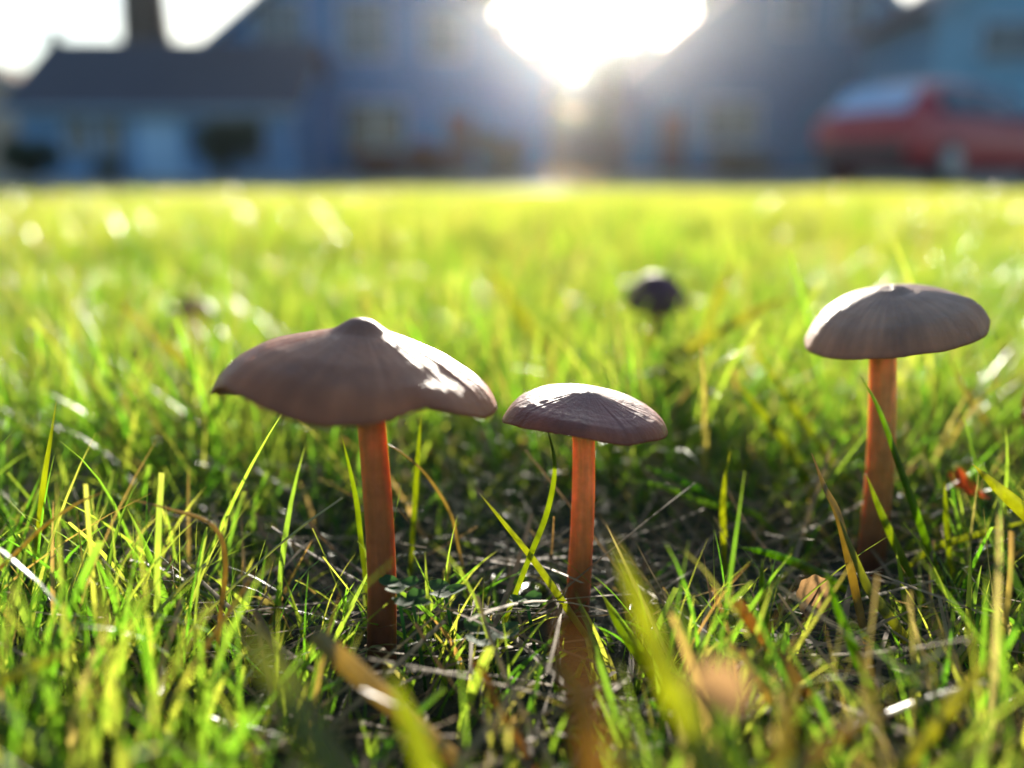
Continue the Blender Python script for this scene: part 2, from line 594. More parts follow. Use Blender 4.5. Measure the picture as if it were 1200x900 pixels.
m3 = make_mushroom('mushroom', ground_pt(1019, 672, YR), at(1046, 386, YR), at(1034, 400, YR), px(YR, 0.06), 101,
                   [(0, 50), (0.14, 50), (0.2, 48), (0.44, 41), (0.62, 34), (0.78, 23), (0.92, 6), (1, -8)],
                   [(0, 52), (0.10, 52), (0.2, 46), (0.3, 46), (0.42, 44), (0.65, 36), (0.81, 27), (0.93, 12), (1, -6)],
                   [(0, 4), (90, 0), (180, -4), (225, 4), (262, 10), (300, 7), (322, 4), (333, 15), (345, 13), (352, 2)],
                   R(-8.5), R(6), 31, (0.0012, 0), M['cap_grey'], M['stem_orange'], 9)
tag(m3, 'mushroom with a smooth grey domed cap tilted up on one side, leaning orange stem', 'mushroom', GROUP_M)
# two more further back in the lawn
YB = 0.43
m4 = make_mushroom('mushroom', ground_pt(768, 400, YB), at(770, 338, YB), at(768, 342, YB), px(YB), 38,
                   [(0, 17), (0.2, 16), (0.45, 13), (0.75, 2), (1, -14)], [(0, 16), (0.2, 15), (0.45, 12), (0.75, 1), (1, -14)],
                   [(0, 0), (180, -2), (270, -2)], R(0), R(20), 14, (0.0, 0), M['cap_dark'], M['stem_red'], 12, flesh=4)
tag(m4, 'out of focus dark flat mushroom cap half hidden by grass behind the small mushroom', 'mushroom', GROUP_M)
YC = 0.46
m5 = make_mushroom('mushroom', ground_pt(228, 390, YC), at(226, 362, YC), at(226, 366, YC), px(YC), 24,
                   [(0, 13), (0.3, 12), (0.7, 7), (0.9, 2), (1, -3)], [(0, 13), (0.3, 12), (0.7, 7), (0.9, 2), (1, -3)],
                   [(0, 0), (180, -1)], R(4), R(9), 10, (0.0, 0), M['cap_small'], M['stem_red'], 14, flesh=4)
tag(m5, 'tiny out of focus dark mushroom cap sunk in grass behind the widest mushroom', 'mushroom', GROUP_M)

# ------------------------------------------------------------------ grass blades
def blades(x, y, z0, L, W, az, lean, curv, dry, segs, fold=True, blunt=None, twist=0.5, kink=None, skew=1.0):
    """arrays of n blades -> vertices, quads, colours"""
    n = len(x)
    t = np.linspace(0, 1, segs + 1)
    ang = lean[:, None] + curv[:, None] * t[None, :] ** 1.4
    if kink is not None:
        ang = ang + kink[:, None] * (t[None, :] > 0.5)
    ds = (L / segs)[:, None]
    hx = np.concatenate((np.zeros((n, 1)), np.cumsum(np.sin(ang[:, :-1]) * ds, 1)), 1)
    hz = np.concatenate((np.zeros((n, 1)), np.cumsum(np.cos(ang[:, :-1]) * ds, 1)), 1)
    drift = rng.normal(0, 0.10, n)[:, None] * L[:, None] * t[None, :] ** 2
    ca, sa = np.cos(az)[:, None], np.sin(az)[:, None]
    P = np.stack((x[:, None] + hx * ca - drift * sa, y[:, None] + hx * sa + drift * ca, z0[:, None] + hz), 2)
    tw = rng.normal(0, twist, n)[:, None] + rng.normal(0, 0.5, n)[:, None] * t[None, :]
    # side direction: perpendicular to the lean, turned by the twist about the vertical
    sx, sy = -np.sin(az[:, None] + tw), np.cos(az[:, None] + tw)
    side = np.stack((sx, sy, np.zeros_like(sx)), 2)
    wp = (0.72 + 0.28 * np.minimum(1, t * 4)) * np.clip(1 - t ** 2.4, 0, 1)
    wp = np.repeat(wp[None, :], n, 0)
    if blunt is not None:
        wb = (0.75 + 0.25 * np.minimum(1, t * 4)) * (1 - 0.2 * t)
        wp = np.where(blunt[:, None], wb[None, :], wp)
    wp[:, -1] = np.maximum(wp[:, -1], 0.05)
    hw = 0.5 * W[:, None] * wp
    A = P + side * hw[:, :, None]
    B = P - side * hw[:, :, None]
    rnd = rng.uniform(0, 1, n) ** skew
    cc = np.stack((np.repeat(rnd[:, None], segs + 1, 1), np.repeat(dry[:, None], segs + 1, 1), np.repeat(t[None, :], n, 0), np.ones((n, segs + 1))), 2)
    if fold:
        nrm = np.stack((-sy, sx, np.zeros_like(sx)), 2)
        Mid = P + nrm * (hw * 0.42)[:, :, None]
        VV = np.stack((A, Mid, B), 2).reshape(-1, 3)
        CC = np.repeat(cc[:, :, None, :], 3, 2).reshape(-1, 4)
        k = 3
    else:
        VV = np.stack((A, B), 2).reshape(-1, 3)
        CC = np.repeat(cc[:, :, None, :], 2, 2).reshape(-1, 4)
        k = 2
    b0 = (np.arange(n) * (segs + 1) * k)[:, None] + (np.arange(segs) * k)[None, :]
    quads = []
    for j in range(k - 1):
        quads.append(np.stack((b0 + j, b0 + j + 1, b0 + k + j + 1, b0 + k + j), 2).reshape(-1, 4))
    return VV, np.concatenate(quads), CC


def join(parts):
    off, V, F, C = 0, [], [], []
    for v, f, c in parts:
        V.append(v); F.append(f + off); C.append(c); off += len(v)
    return np.concatenate(V), np.concatenate(F), np.concatenate(C)


def clump_noise(x, y, s, seed):
    g = np.random.default_rng(seed)
    v = np.zeros_like(x)
    for i in range(5):
        kx, ky = g.normal(0, 1 / s, 2) * 2.2
        v += np.sin(kx * x + ky * y + g.uniform(0, 6.28))
    return v / 2.2


# places near the camera where the turf is worn and low (the shaded hollow between the mushrooms)
HOLLOWS = [(at(720, 600, 0.212), 0.040, 0.030), (at(800, 640, 0.185), 0.035, 0.018), (at(560, 600, 0.205), 0.028, 0.016),
           (at(420, 640, 0.19), 0.020, 0.012)]


def hollow(x, y):
    h = np.zeros_like(x)
    for p, rx, ry in HOLLOWS:
        h = np.maximum(h, np.exp(-(((x - p.x) / rx) ** 2 + ((y - p.y) / ry) ** 2)))
    return h


def corridor(x, y, h):
    """share of blades to drop so that stems and caps stay in sight (worn turf round the mushrooms)"""
    d = np.zeros_like(x)
    for mx, my in ((m1.location.x, m1.location.y), (m2.location.x, m2.location.y), (m3.location.x, m3.location.y)):
        d = np.maximum(d, np.exp(-(((x - mx * y / my) / 0.013) ** 2)) * (y < my + 0.01) * (y > my - 0.075))
    return d


parts = []
# --- near turf
n = 27000
yy = 0.045 + (0.80 - 0.045) * rng.uniform(0, 1, n) ** 0.85
xx = rng.uniform(-1, 1, n) * (0.62 * yy + 0.05)
xx[:60] = rng.normal(m4.location.x, 0.014, 60); yy[:60] = rng.uniform(YB - 0.05, YB - 0.012, 60)
xx[60:110] = rng.normal(m5.location.x, 0.014, 50); yy[60:110] = rng.uniform(YC - 0.05, YC - 0.012, 50)
cl = clump_noise(xx, yy, 0.03, 5)
ho = hollow(xx, yy); co = corridor(xx, yy, 0)
hgt = np.clip(rng.normal(0.0245, 0.009, n) * (1 + 0.26 * cl), 0.007, 0.058) * (1 - 0.55 * ho)
hgt *= 1 + 0.35 * np.exp(-((yy - 0.30) / 0.05) ** 2) + 0.25 * np.exp(-((yy - 0.27) / 0.03) ** 2 - ((xx - 0.045) / 0.05) ** 2)
# towards the lens the turf is lower
worn = np.exp(-((yy - 0.215) / 0.052) ** 2) * (1 - 0.55 * np.exp(-((xx + 0.12) / 0.05) ** 2) * (xx < 0)) * (1 - 0.5 * np.exp(-((xx - 0.125) / 0.035) ** 2))
tall = rng.uniform(0, 1, n) < 0.12
hgt = np.where(tall, hgt, hgt * (1 - 0.42 * worn))
front = (yy < 0.125) & (rng.uniform(0, 1, n) < 0.35)
hgt = np.where(front, np.maximum(hgt, rng.uniform(0.024, 0.042, n)), hgt)
hgt[:60] = rng.uniform(0.026, 0.044, 60)
hgt[60:110] = rng.uniform(0.020, 0.030, 50)
cap_h = np.where(yy < 0.13, 0.022 + 0.26 * np.clip(yy - 0.045, 0, 1), 1.0)
hgt = np.minimum(hgt, cap_h * rng.uniform(0.75, 1.1, n))
hgt *= 1 - 0.72 * co
keep = rng.uniform(0, 1, n) > (0.15 * ho + 0.40 * co)
keep &= ~((np.abs(xx) < 0.04) & (yy < 0.062))
xx, yy, hgt, ho, cl, worn = xx[keep], yy[keep], hgt[keep], ho[keep], cl[keep], worn[keep]
n = len(xx)
fine = rng.uniform(0, 1, n) < 0.52
W = np.where(fine, rng.uniform(0.00035, 0.0008, n), rng.uniform(0.0009, 0.0019, n)) * (1 + 0.6 * np.clip((yy - 0.25) / 0.5, 0, 1))
dryp = 0.10 + 0.16 * np.clip(ho, 0, 1) + np.where((yy < 0.15) & (xx > 0.02), 0.22, 0)
dry = np.where(rng.uniform(0, 1, n) < dryp, rng.uniform(0.5, 1.0, n), np.clip(rng.normal(0.03, 0.06, n), 0, 0.3))
lean = np.abs(rng.normal(0.18, 0.45, n)) + ho * 0.55 + worn * rng.uniform(0, 0.7, n)
curv = np.abs(rng.normal(0.35, 0.4, n)) + np.where(rng.uniform(0, 1, n) < 0.18, rng.uniform(0.4, 1.3, n), 0)
L = hgt * rng.uniform(1.0, 1.3, n)
parts.append(blades(xx, yy, np.full(n, -0.001), L, W, rng.uniform(0, 6.283, n), lean, curv, dry, 7, True,
                    blunt=rng.uniform(0, 1, n) < 0.14, twist=1.1, skew=np.where(yy < 0.30, 2.2, 1.8)))
# --- middle turf
n = 70000
yy = 0.78 + (3.0 - 0.78) * rng.uniform(0, 1, n) ** 0.75
xx = rng.uniform(-1, 1, n) * (0.62 * yy + 0.1)
k = (xx > DRIVE_X + 0.02) & (rng.uniform(0, 1, n) < np.clip(1.15 + 0.75 * (clump_noise(xx, yy, 0.10, 8) + 0.6 * clump_noise(xx, yy, 0.32, 18)), 0.15, 1))
xx, yy = xx[k], yy[k]; n = len(xx)
cl = clump_noise(xx, yy, 0.10, 8) + 0.6 * clump_noise(xx, yy, 0.32, 18)
L = np.clip(rng.normal(0.034, 0.010, n) * (1 + 0.52 * cl), 0.007, 0.085)
W = rng.uniform(0.0013, 0.0030, n) * (0.8 + 0.25 * yy)
dry = np.where(rng.uniform(0, 1, n) < 0.20, rng.uniform(0.5, 1.0, n), np.clip(rng.normal(0.05, 0.07, n), 0, 0.3))
parts.append(blades(xx, yy, np.full(n, -0.001), L, W, rng.uniform(0, 6.283, n), np.abs(rng.normal(0.22, 0.25, n)),
                    np.abs(rng.normal(0.45, 0.45, n)), dry, 4, False, twist=1.2, skew=np.clip(1.5 - 0.5 * (yy - 0.8) - 0.8 * clump_noise(xx, yy, 0.2, 28), 0.25, 3.5)))
# --- far turf
n = 90000
yy = 2.9 + (LAWN_FAR - 2.9 - 0.05) * rng.uniform(0, 1, n) ** 0.9
xx = rng.uniform(-1, 1, n) * (0.66 * yy + 0.2)
k = xx > DRIVE_X - 0.25 * np.clip((yy + 3) / 9.2, 0, 1) + 0.04
xx, yy = xx[k], yy[k]; n = len(xx)
cl = clump_noise(xx, yy, 0.4, 9)
L = np.clip(rng.normal(0.031, 0.010, n) * (1 + 0.40 * cl), 0.010, 0.075)
W = rng.uniform(0.0035, 0.008, n)
dry = np.where(rng.uniform(0, 1, n) < 0.12, rng.uniform(0.5, 1.0, n), np.clip(rng.normal(0.06, 0.07, n), 0, 0.3))
parts.append(blades(xx, yy, np.full(n, -0.001), L, W, np.where(rng.uniform(0, 1, n) < 0.5, 1.57, -1.57) + rng.normal(0, 0.6, n), np.abs(rng.normal(0.25, 0.25, n)),
                    np.abs(rng.normal(0.4, 0.4, n)), dry, 3, False, twist=0.45, skew=0.3))
# --- taller blades left standing by the mower
n = 260
yy = 0.9 + 4.6 * rng.uniform(0, 1, n) ** 1.3
xx = rng.uniform(-0.9, 1, n) * (0.6 * yy)
k = xx > DRIVE_X + 0.1
xx, yy = xx[k], yy[k]; n = len(xx)
L = rng.uniform(0.045, 0.085, n)
parts.append(blades(xx, yy, np.full(n, -0.001), L, rng.uniform(0.003, 0.006, n) + 0.001 * yy, rng.uniform(0, 6.283, n), np.abs(rng.normal(0.15, 0.2, n)),
                    np.abs(rng.normal(0.4, 0.3, n)), rng.uniform(0, 0.5, n), 5, False, twist=0.6, skew=0.5))
# --- the same turf carried on to both sides
state = rng.bit_generator.state
for (n, y0, y1, hm0, w0, w1, sg, sk) in ((16000, 0.0, 0.80, 0.025, 0.0006, 0.0019, 4, 1.6), (30000, 0.78, 3.0, 0.034, 0.0014, 0.0034, 4, 1.0), (22000, 2.9, LAWN_FAR - 0.05, 0.031, 0.0035, 0.008, 3, 0.3)):
    yy = rng.uniform(y0, y1, n)
    inner = 0.62 * yy + (0.05 if y0 < 0.1 else 0.1)
    xx = np.where(rng.uniform(0, 1, n) < 0.5, -1, 1) * (inner + rng.uniform(0, 1, n) * (0.45 * yy + 0.22))
    k = xx > DRIVE_X + 0.02 - 0.25 * np.clip((yy + 3) / 9.2, 0, 1)
    xx, yy = xx[k], yy[k]; n = len(xx)
    L = np.clip(rng.normal(hm0, 0.009, n) * (1 + 0.4 * clump_noise(xx, yy, 0.1, 8)), 0.008, 0.08)
    dry = np.where(rng.uniform(0, 1, n) < 0.14, rng.uniform(0.5, 1.0, n), 0.04)
    parts.append(blades(xx, yy, np.full(n, -0.001), L, rng.uniform(w0, w1, n), rng.uniform(0, 6.283, n), np.abs(rng.normal(0.2, 0.35, n)),
                        np.abs(rng.normal(0.4, 0.4, n)), dry, sg, False, twist=1.1, skew=sk))
rng.bit_generator.state = state
V_, F_, C_ = join(parts)
turf = link('lawn_grass', np_mesh('lawn_grass', V_, F_, True, C_), M['grass'])
tag(turf, 'thick backlit green lawn grass spreading to the street', 'grass', kind='stuff')

# --- dead straw lying between the blades
n = 6500
yy = 0.06 + 0.64 * rng.uniform(0, 1, n) ** 0.9
xx = rng.uniform(-1, 1, n) * (0.62 * yy + 0.05)
ho = hollow(xx, yy)
k = rng.uniform(0, 1, n) < 0.55 + 0.2 * ho
xx, yy, ho = xx[k], yy[k], ho[k]; n = len(xx)
z0 = rng.uniform(0.0005, 0.010, n) * (1 - 0.5 * ho)
v1 = blades(xx, yy, z0, rng.uniform(0.012, 0.055, n), rng.uniform(0.0004, 0.0016, n), rng.uniform(0, 6.283, n),
            np.clip(rng.normal(1.42, 0.16, n), 0.9, 1.62), rng.normal(0.0, 0.45, n), rng.uniform(0, 1, n), 7, True, twist=0.4,
            blunt=rng.uniform(0, 1, n) < 0.5)
straw = link('dead_straw', np_mesh('dead_straw', *v1[:2], True, v1[2]), M['straw'])
tag(straw, 'tangle of pale dead straw lying between the grass blades', 'straw', kind='stuff')

# ------------------------------------------------------------------ single blades that stand out
def catmull(P, m=20):
    P = [P[0] * 2 - P[1]] + list(P) + [P[-1] * 2 - P[-2]]
    out = []
    for i in range(1, len(P) - 2):
        for j in range(m):
            t = j / m
            a, b, c, d = P[i - 1], P[i], P[i + 1], P[i + 2]
            out.append(0.5 * ((2 * b) + (c - a) * t + (2 * a - 5 * b + 4 * c - d) * t * t + (3 * b - a - 3 * c + d) * t ** 3))
    out.append(P[-2])
    return out


def hero(pts, Y, wpx, dry, rnd, label, name='grass_blade', blunt=False, to_ground=True, mat='grass', fold=0.35, turn=0.0):
    """pts: photo pixels tip -> base; Y one distance or (tip distance, base distance)"""
    if not hasattr(Y, '__len__'):
        Y = (Y, Y)
    q = [at(u, v, Y[0] + (Y[1] - Y[0]) * i / (len(pts) - 1)) for i, (u, v) in enumerate(pts)]
    if to_ground and q[-1].z > 0.001:
        e, f = q[-1], q[-1] - q[-2]
        f.normalize()
        g = f.copy() if f.z < -0.45 else Vector((f.x * 0.6, f.y * 0.6, -abs(f.z) - 0.35)).normalized()
        q.append(e + g * min((e.z + 0.002) / -g.z, 0.05))
    q = [Vector((p.x, p.y, max(p.z, -0.002))) for p in q]
    c = catmull(q, 8)[::-1]                      # base -> tip
    n = len(c)
    base = Vector((c[0].x, c[0].y, 0.0))
    w = wpx * px(0.5 * (Y[0] + Y[1]), 0.03)
    V, F, C = [], [], []
    for i, p in enumerate(c):
        t = i / (n - 1)
        tan = (c[min(i + 1, n - 1)] - c[max(i - 1, 0)]).normalized()
        view = Vector((math.sin(turn), -math.cos(turn), 0.25)).normalized()
        side = tan.cross(view)
        if side.length < 1e-4: side = Vector((1, 0, 0))
        side.normalize()
        nrm = side.cross(tan)
        a = 0.5 * math.sin(2.2 * t + turn * 3 + rnd * 6)
        side = (side * math.cos(a) + nrm * math.sin(a)).normalized()
        nrm = side.cross(tan)
        prof = (0.7 + 0.3 * min(1, t * 3)) * ((1 - t ** 3.0) if not blunt else (1 - 0.15 * t))
        hw = max(0.5 * w * prof, 0.02 * w)
        o = p - base
        for s_ in (side * hw, nrm * hw * fold, side * -hw):
            V.append(o + s_)
            C.append((rnd, dry, t * (0.8 if blunt else 1.0), 1))
    for i in range(n - 1):
        for j in (0, 1):
            F.append((3 * i + j, 3 * i + j + 1, 3 * i + 3 + j + 1, 3 * i + 3 + j))
    me = np_mesh(name, np.array([tuple(v) for v in V]), np.array(F), True, np.array(C))
    o = link(name, me, M[mat])
    o.location = base
    so = o.modifiers.new('thickness', 'SOLIDIFY'); so.thickness = 0.00012; so.offset = 0
    tag(o, label, 'dry grass' if name.startswith('dry') else 'grass blade',
        'dry stalks standing out of the lawn' if name.startswith('dry') else 'grass blades standing out of the lawn')
    return o


D, G = 'dry_grass_stalk', 'grass_blade'
hero([(718, 630), (742, 690), (780, 790), (830, 895)], (0.100, 0.086), 33, 0.05, 0.95, 'broad blurred yellow-green blade leaning just in front of the slim orange stem')
hero([(786, 690), (815, 770), (850, 860), (870, 905)], (0.106, 0.095), 22, 0.0, 0.5, 'blurred green blade running parallel to the broad yellow-green one')
hero([(706, 697), (732, 742), (776, 800), (806, 842)], 0.150, 21, 0.0, 0.6, 'sharp pointed green blade at the foot of the slim orange stem')
hero([(1140, 544), (1172, 574), (1215, 612), (1290, 680)], 0.175, 22, 0.06, 0.95, 'wide glowing yellow blade with a pinkish tip beside the leaning orange stem')
hero([(1007, 438), (1030, 480), (1055, 549), (1082, 625)], 0.186, 10, 0.0, 0.4, 'thin green blade crossing in front of the leaning orange stem')
hero([(1015, 556), (1032, 600), (1055, 650), (1080, 705)], 0.182, 15, 0.0, 0.7, 'green blade rising diagonally across the foot of the leaning orange stem')
hero([(873, 388), (905, 440), (940, 490), (966, 526)], 0.255, 9, 0.0, 0.9, 'long slightly blurred blade slanting under the grey domed cap')
hero([(858, 440), (890, 480), (922, 520), (945, 560)], 0.245, 13, 0.0, 0.85, 'wide lit blade leaning away from the grey mushroom stem')
hero([(1113, 418), (1127, 452), (1146, 482), (1170, 512)], 0.25, 6, 0.7, 0.8, 'pale straw-coloured blade slanting under the grey cap edge')
hero([(951, 531), (966, 570), (984, 610), (1005, 705)], (0.170, 0.160), 10, 0.8, 0.3, 'tan kinked dry stalk beside the leaning orange stem foot', D)
hero([(982, 604), (1000, 650), (1018, 690), (1040, 720)], 0.158, 16, 0.35, 0.6, 'olive half-dry blade joined to the tan kinked stalk', D)
hero([(640, 497), (650, 545), (641, 600), (617, 662)], 0.163, 8, 0.0, 0.75, 'curved green blade whose tip touches the smallest cap')
hero([(562, 578), (590, 612), (628, 660), (668, 718)], 0.163, 9, 0.05, 0.9, 'straight pale green blade slanting down to the slim stem foot')
hero([(856, 527), (850, 560), (847, 595), (848, 628)], 0.195, 8, 0.0, 0.95, 'upright glowing blade alone in the dark hollow')
hero([(748, 544), (790, 560), (825, 578), (850, 600)], 0.225, 11, 0.0, 0.2, 'dark green blade lying low across the hollow')
hero([(724, 562), (770, 568), (830, 590), (880, 600)], 0.215, 8, 0.1, 0.3, 'dull green blade lying below the dark one in the hollow')
hero([(143, 583), (200, 597), (248, 615), (264, 655), (258, 725)], 0.150, 6, 0.9, 0.5, 'arching tan stalk bent over like a hook', D)
hero([(125, 575), (90, 590), (50, 618), (8, 658)], 0.150, 5, 0.85, 0.6, 'thin tan stalk slanting up to a fine point', D)
hero([(300, 668), (272, 712), (240, 760), (200, 818)], (0.140, 0.128), 9, 0.75, 0.25, 'straight orange-yellow dry blade among dark green ones', D)
hero([(368, 742), (400, 772), (440, 808)], 0.118, 27, 0.9, 0.7, 'blunt cut tan blade in front of the thick reddish stem', D, blunt=True)
hero([(285, 730), (312, 775), (345, 830), (392, 900)], (0.075, 0.070), 34, 0.25, 0.6, 'very blurred wide olive blade in front of the blunt tan one')
hero([(66, 471), (60, 510), (52, 560), (46, 618)], 0.175, 8, 0.0, 0.9, 'upright bright blade rising alone beside the fine tan stalk')
hero([(448, 518), (470, 530), (500, 557), (528, 602), (538, 645)], 0.185, 4, 0.9, 0.9, 'thin pale stalk arching away behind the thick reddish stem', D)
hero([(494, 484), (490, 530), (486, 590)], 0.19, 7, 0.0, 0.8, 'upright green blade under the widest cap, beside the arching pale stalk')
hero([(400, 508), (410, 550), (418, 590), (422, 625)], 0.175, 7, 0.0, 0.7, 'slender green blade close behind the thick reddish stem')
hero([(850, 757), (872, 768), (892, 798), (918, 845)], 0.125, 14, 1.0, 1.0, 'whitish bleached blade with a folded blunt tip', D, blunt=True)
hero([(862, 703), (885, 735), (922, 782)], 0.137, 16, 1.0, 0.1, 'brown blunt blade behind the bleached folded one', D, blunt=True)
hero([(1166, 768), (1130, 808), (1078, 872)], 0.108, 19, 0.35, 1.0, 'blurred shiny pale blade slanting up with a white glint')
hero([(860, 640), (900, 648), (945, 665), (1003, 697)], 0.182, 14, 0.15, 0.1, 'flat dull green blade lying toward the leaning stem foot', to_ground=False)
hero([(893, 655), (893, 690), (897, 735)], 0.152, 12, 0.0, 0.35, 'short upright green blade in front of the flat dull one')
hero([(967, 667), (980, 710), (1000, 760), (1022, 815)], 0.137, 14, 0.0, 0.3, 'dark green blade slanting below the tan kinked stalk')
hero([(553, 770), (568, 795), (588, 832)], 0.120, 12, 0.95, 0.05, 'short orange dry blade standing in the shaded turf', D)
hero([(142, 356), (180, 392), (220, 425)], 0.31, 9, 0.4, 1.0, 'pale blurred blade slanting beside the tiny sunken mushroom', blunt=True)
hero([(102, 756), (60, 772), (20, 790), (-20, 812)], 0.112, 14, 0.15, 0.95, 'blurred yellow blade lying low over dark turf')
hero([(456, 782), (474, 830), (500, 900)], (0.098, 0.09), 28, 0.0, 0.9, 'very blurred bright green blade in front of the thick reddish stem')
hero([(1225, 606), (1180, 617), (1124, 632), (1080, 650)], 0.19, 9, 0.05, 0.9, 'bright blade lying nearly flat under the wide glowing yellow one')
hero([(1107, 562), (1108, 600), (1112, 645)], 0.19, 9, 0.0, 0.8, 'short upright blade standing behind the flat bright one')
hero([(662, 715), (676, 770), (692, 830), (704, 905)], (0.064, 0.060), 30, 0.95, 0.1, 'very blurred brown blade in front of the slim orange stem foot', D)
hero([(930, 760), (926, 820), (915, 900)], (0.100, 0.094), 26, 0.7, 0.4, 'blurred yellow-brown blade standing beside the bleached folded one', D)
hero([(1046, 830), (1000, 850), (930, 905)], (0.095, 0.09), 20, 0.85, 0.4, 'blurred tan blade lying low under the shiny pale one', D)
hero([(862, 300), (850, 328), (838, 358)], 0.36, 11, 0.25, 1.0, 'blurred pale blade standing beside the half hidden dark cap')
hero([(930, 345), (895, 360), (862, 378)], 0.33, 11, 0.3, 1.0, 'blurred pale blade lying slantwise near the half hidden dark cap', to_ground=True)
hero([(748, 380), (765, 402), (786, 428)], 0.34, 7, 0.15, 1.0, 'blurred yellow blade slanting in the shadow below the half hidden cap')
hero([(566, 300), (580, 325), (598, 350)], 0.42, 12, 0.2, 1.0, 'blurred lit blade slanting between the widest and half hidden caps')
hero([(640, 765), (668, 800), (682, 850), (688, 905)], (0.1, 0.094), 16, 0.0, 0.05, 'blurred dark green blade beside the very blurred brown one')

# ------------------------------------------------------------------ clover and fallen leaves
def leaf_disc(rx, ry, notch, cup, seed, rnd, dry=0.0, lobes=0, serr=0.0):
    g = np.random.default_rng(seed)
    nth, nr = 40, 6
    V, C, F = [(0, 0, 0)], [(rnd, dry, 0.4, 1)], []
    for j in range(1, nr + 1):
        r = j / nr
        for i in range(nth):
            a = 2 * math.pi * i / nth
            k = 1 - notch * math.exp(-((math.atan2(math.sin(a), math.cos(a))) / 0.3) ** 2)
            if lobes:
                k *= 1 - 0.33 * (0.5 + 0.5 * math.cos(lobes * a))
            k *= 1 + serr * math.sin(9 * a + seed)
            x, y = rx * r * k * math.cos(a), ry * r * k * math.sin(a)
            z = cup * (r ** 2) * rx + 0.10 * rx * r * math.sin(2 * a + seed) + 0.12 * abs(y)
            V.append((x, y, z)); C.append((rnd, dry, 0.4, 1))
    for i in range(nth):
        F.append((0, 1 + i, 1 + (i + 1) % nth))
    for j in range(nr - 1):
        for i in range(nth):
            q = (i + 1) % nth
            F.append((1 + j * nth + i, 1 + (j + 1) * nth + i, 1 + (j + 1) * nth + q, 1 + j * nth + q))
    me = bpy.data.meshes.new('leaf'); me.from_pydata(V, [], F)
    ca = me.color_attributes.new('blade', 'FLOAT_COLOR', 'POINT')
    ca.data.foreach_set('color', np.array(C, np.float32).ravel())
    me.polygons.foreach_set('use_smooth', [True] * len(me.polygons))
    return me


def clover(u, v, Y, size, h, rz, label):
    p = at(u, v, Y); top = p.z if p.z > 0.004 else h
    root = empty('clover_plant', (p.x, p.y, 0))
    MB().tube([(0.002, 0.001, -0.001), (0.0012, 0, top * 0.5), (0, 0, top)], 0.00035, 6).build('stalk', M['clover'], root, True)
    for k in range(3):
        a = rz + k * 2 * math.pi / 3
        me = leaf_disc(size * 0.52, size * 0.45, 0.18, 0.12, k + 1, 0.5)
        o = link('leaf', me, M['clover'], root)
        o.location = (math.cos(a) * size * 0.5, math.sin(a) * size * 0.5, top + 0.0006)
        o.rotation_euler = (0.0, -0.18, a)
    return tag(root, label, 'clover', 'clover plants at the mushroom foot')


clover(466, 690, 0.152, 0.0042, 0.012, 0.4, 'small round-leaved clover touching the thick reddish stem foot')
clover(484, 708, 0.150, 0.0040, 0.010, 1.4, 'small clover beneath the one touching the reddish stem')
clover(522, 696, 0.158, 0.0044, 0.010, 2.2, 'clover with a wider leaf set apart from the reddish stem')
clover(572, 746, 0.150, 0.0062, 0.009, 0.1, 'bluish shiny clover between the reddish and the slim orange stem')
clover(618, 708, 0.160, 0.0038, 0.009, 0.9, 'small clover close to the slim orange stem foot')


def fallen(u, v, Y, rx, ry, mat, rot, seed, label, lobes=5):
    p = at(u, v, Y)
    root = empty('fallen_leaf', (p.x, p.y, max(p.z, 0.004)))
    root.rotation_euler = rot
    me = leaf_disc(rx, ry, 0.0, 0.25, seed, 0.5, lobes=lobes, serr=0.05)
    link('leaf_blade', me, M[mat], root)
    MB().tube([(-rx * 0.9, 0, 0.001), (0, 0, 0.0012), (rx * 0.7, 0, rx * 0.16)], [rx * 0.05, rx * 0.04, rx * 0.015], 6).build('leaf_rib', M[mat], root, True)
    return tag(root, label, 'leaf', 'fallen leaves in the grass')


fallen(1198, 487, 0.235, 0.011, 0.008, 'red_leaf', (1.25, 0.2, 0.9), 2, 'bright red fallen leaf standing in the grass beside the grey mushroom')
fallen(1128, 575, 0.215, 0.008, 0.006, 'red_leaf', (0.7, 0.2, 1.5), 4, 'dark red curled fallen leaf low in the grass beside the leaning orange stem')
fallen(838, 812, 0.072, 0.0032, 0.0026, 'brown_leaf', (0.8, 0.25, 0.3), 6, 'blurred tan fallen leaf beside the bleached folded blade', lobes=0)
fallen(948, 705, 0.165, 0.006, 0.004, 'brown_leaf', (0.8, -0.3, 0.9), 8, 'small tan leaf scrap below the flat dull green blade', lobes=0)

# ------------------------------------------------------------------ houses
def siding(name, c, pitch):
    m, nt, pb, out = new_mat(name)
    tc = N(nt, 'ShaderNodeTexCoord')
    wv = N(nt, 'ShaderNodeTexWave', wave_type='BANDS', bands_direction='Z', wave_profile='SAW')
    wv.inputs['Scale'].default_value = 1.0 / pitch / 2 * 0.314 * 2
    nt.links.new(tc.outputs['Object'], wv.inputs['Vector'])
    f = noise(nt, 2.0, 5)
    c1 = ramp(nt, f, [(0.3, tuple(x * 0.82 for x in c)), (0.7, tuple(x * 1.1 for x in c))])
    nt.links.new(c1, pb.inputs['Base Color'])
    pb.inputs['Roughness'].default_value = 0.75
    bump(nt, wv.outputs['Fac'], 0.6, 0.02, pb)
    return m


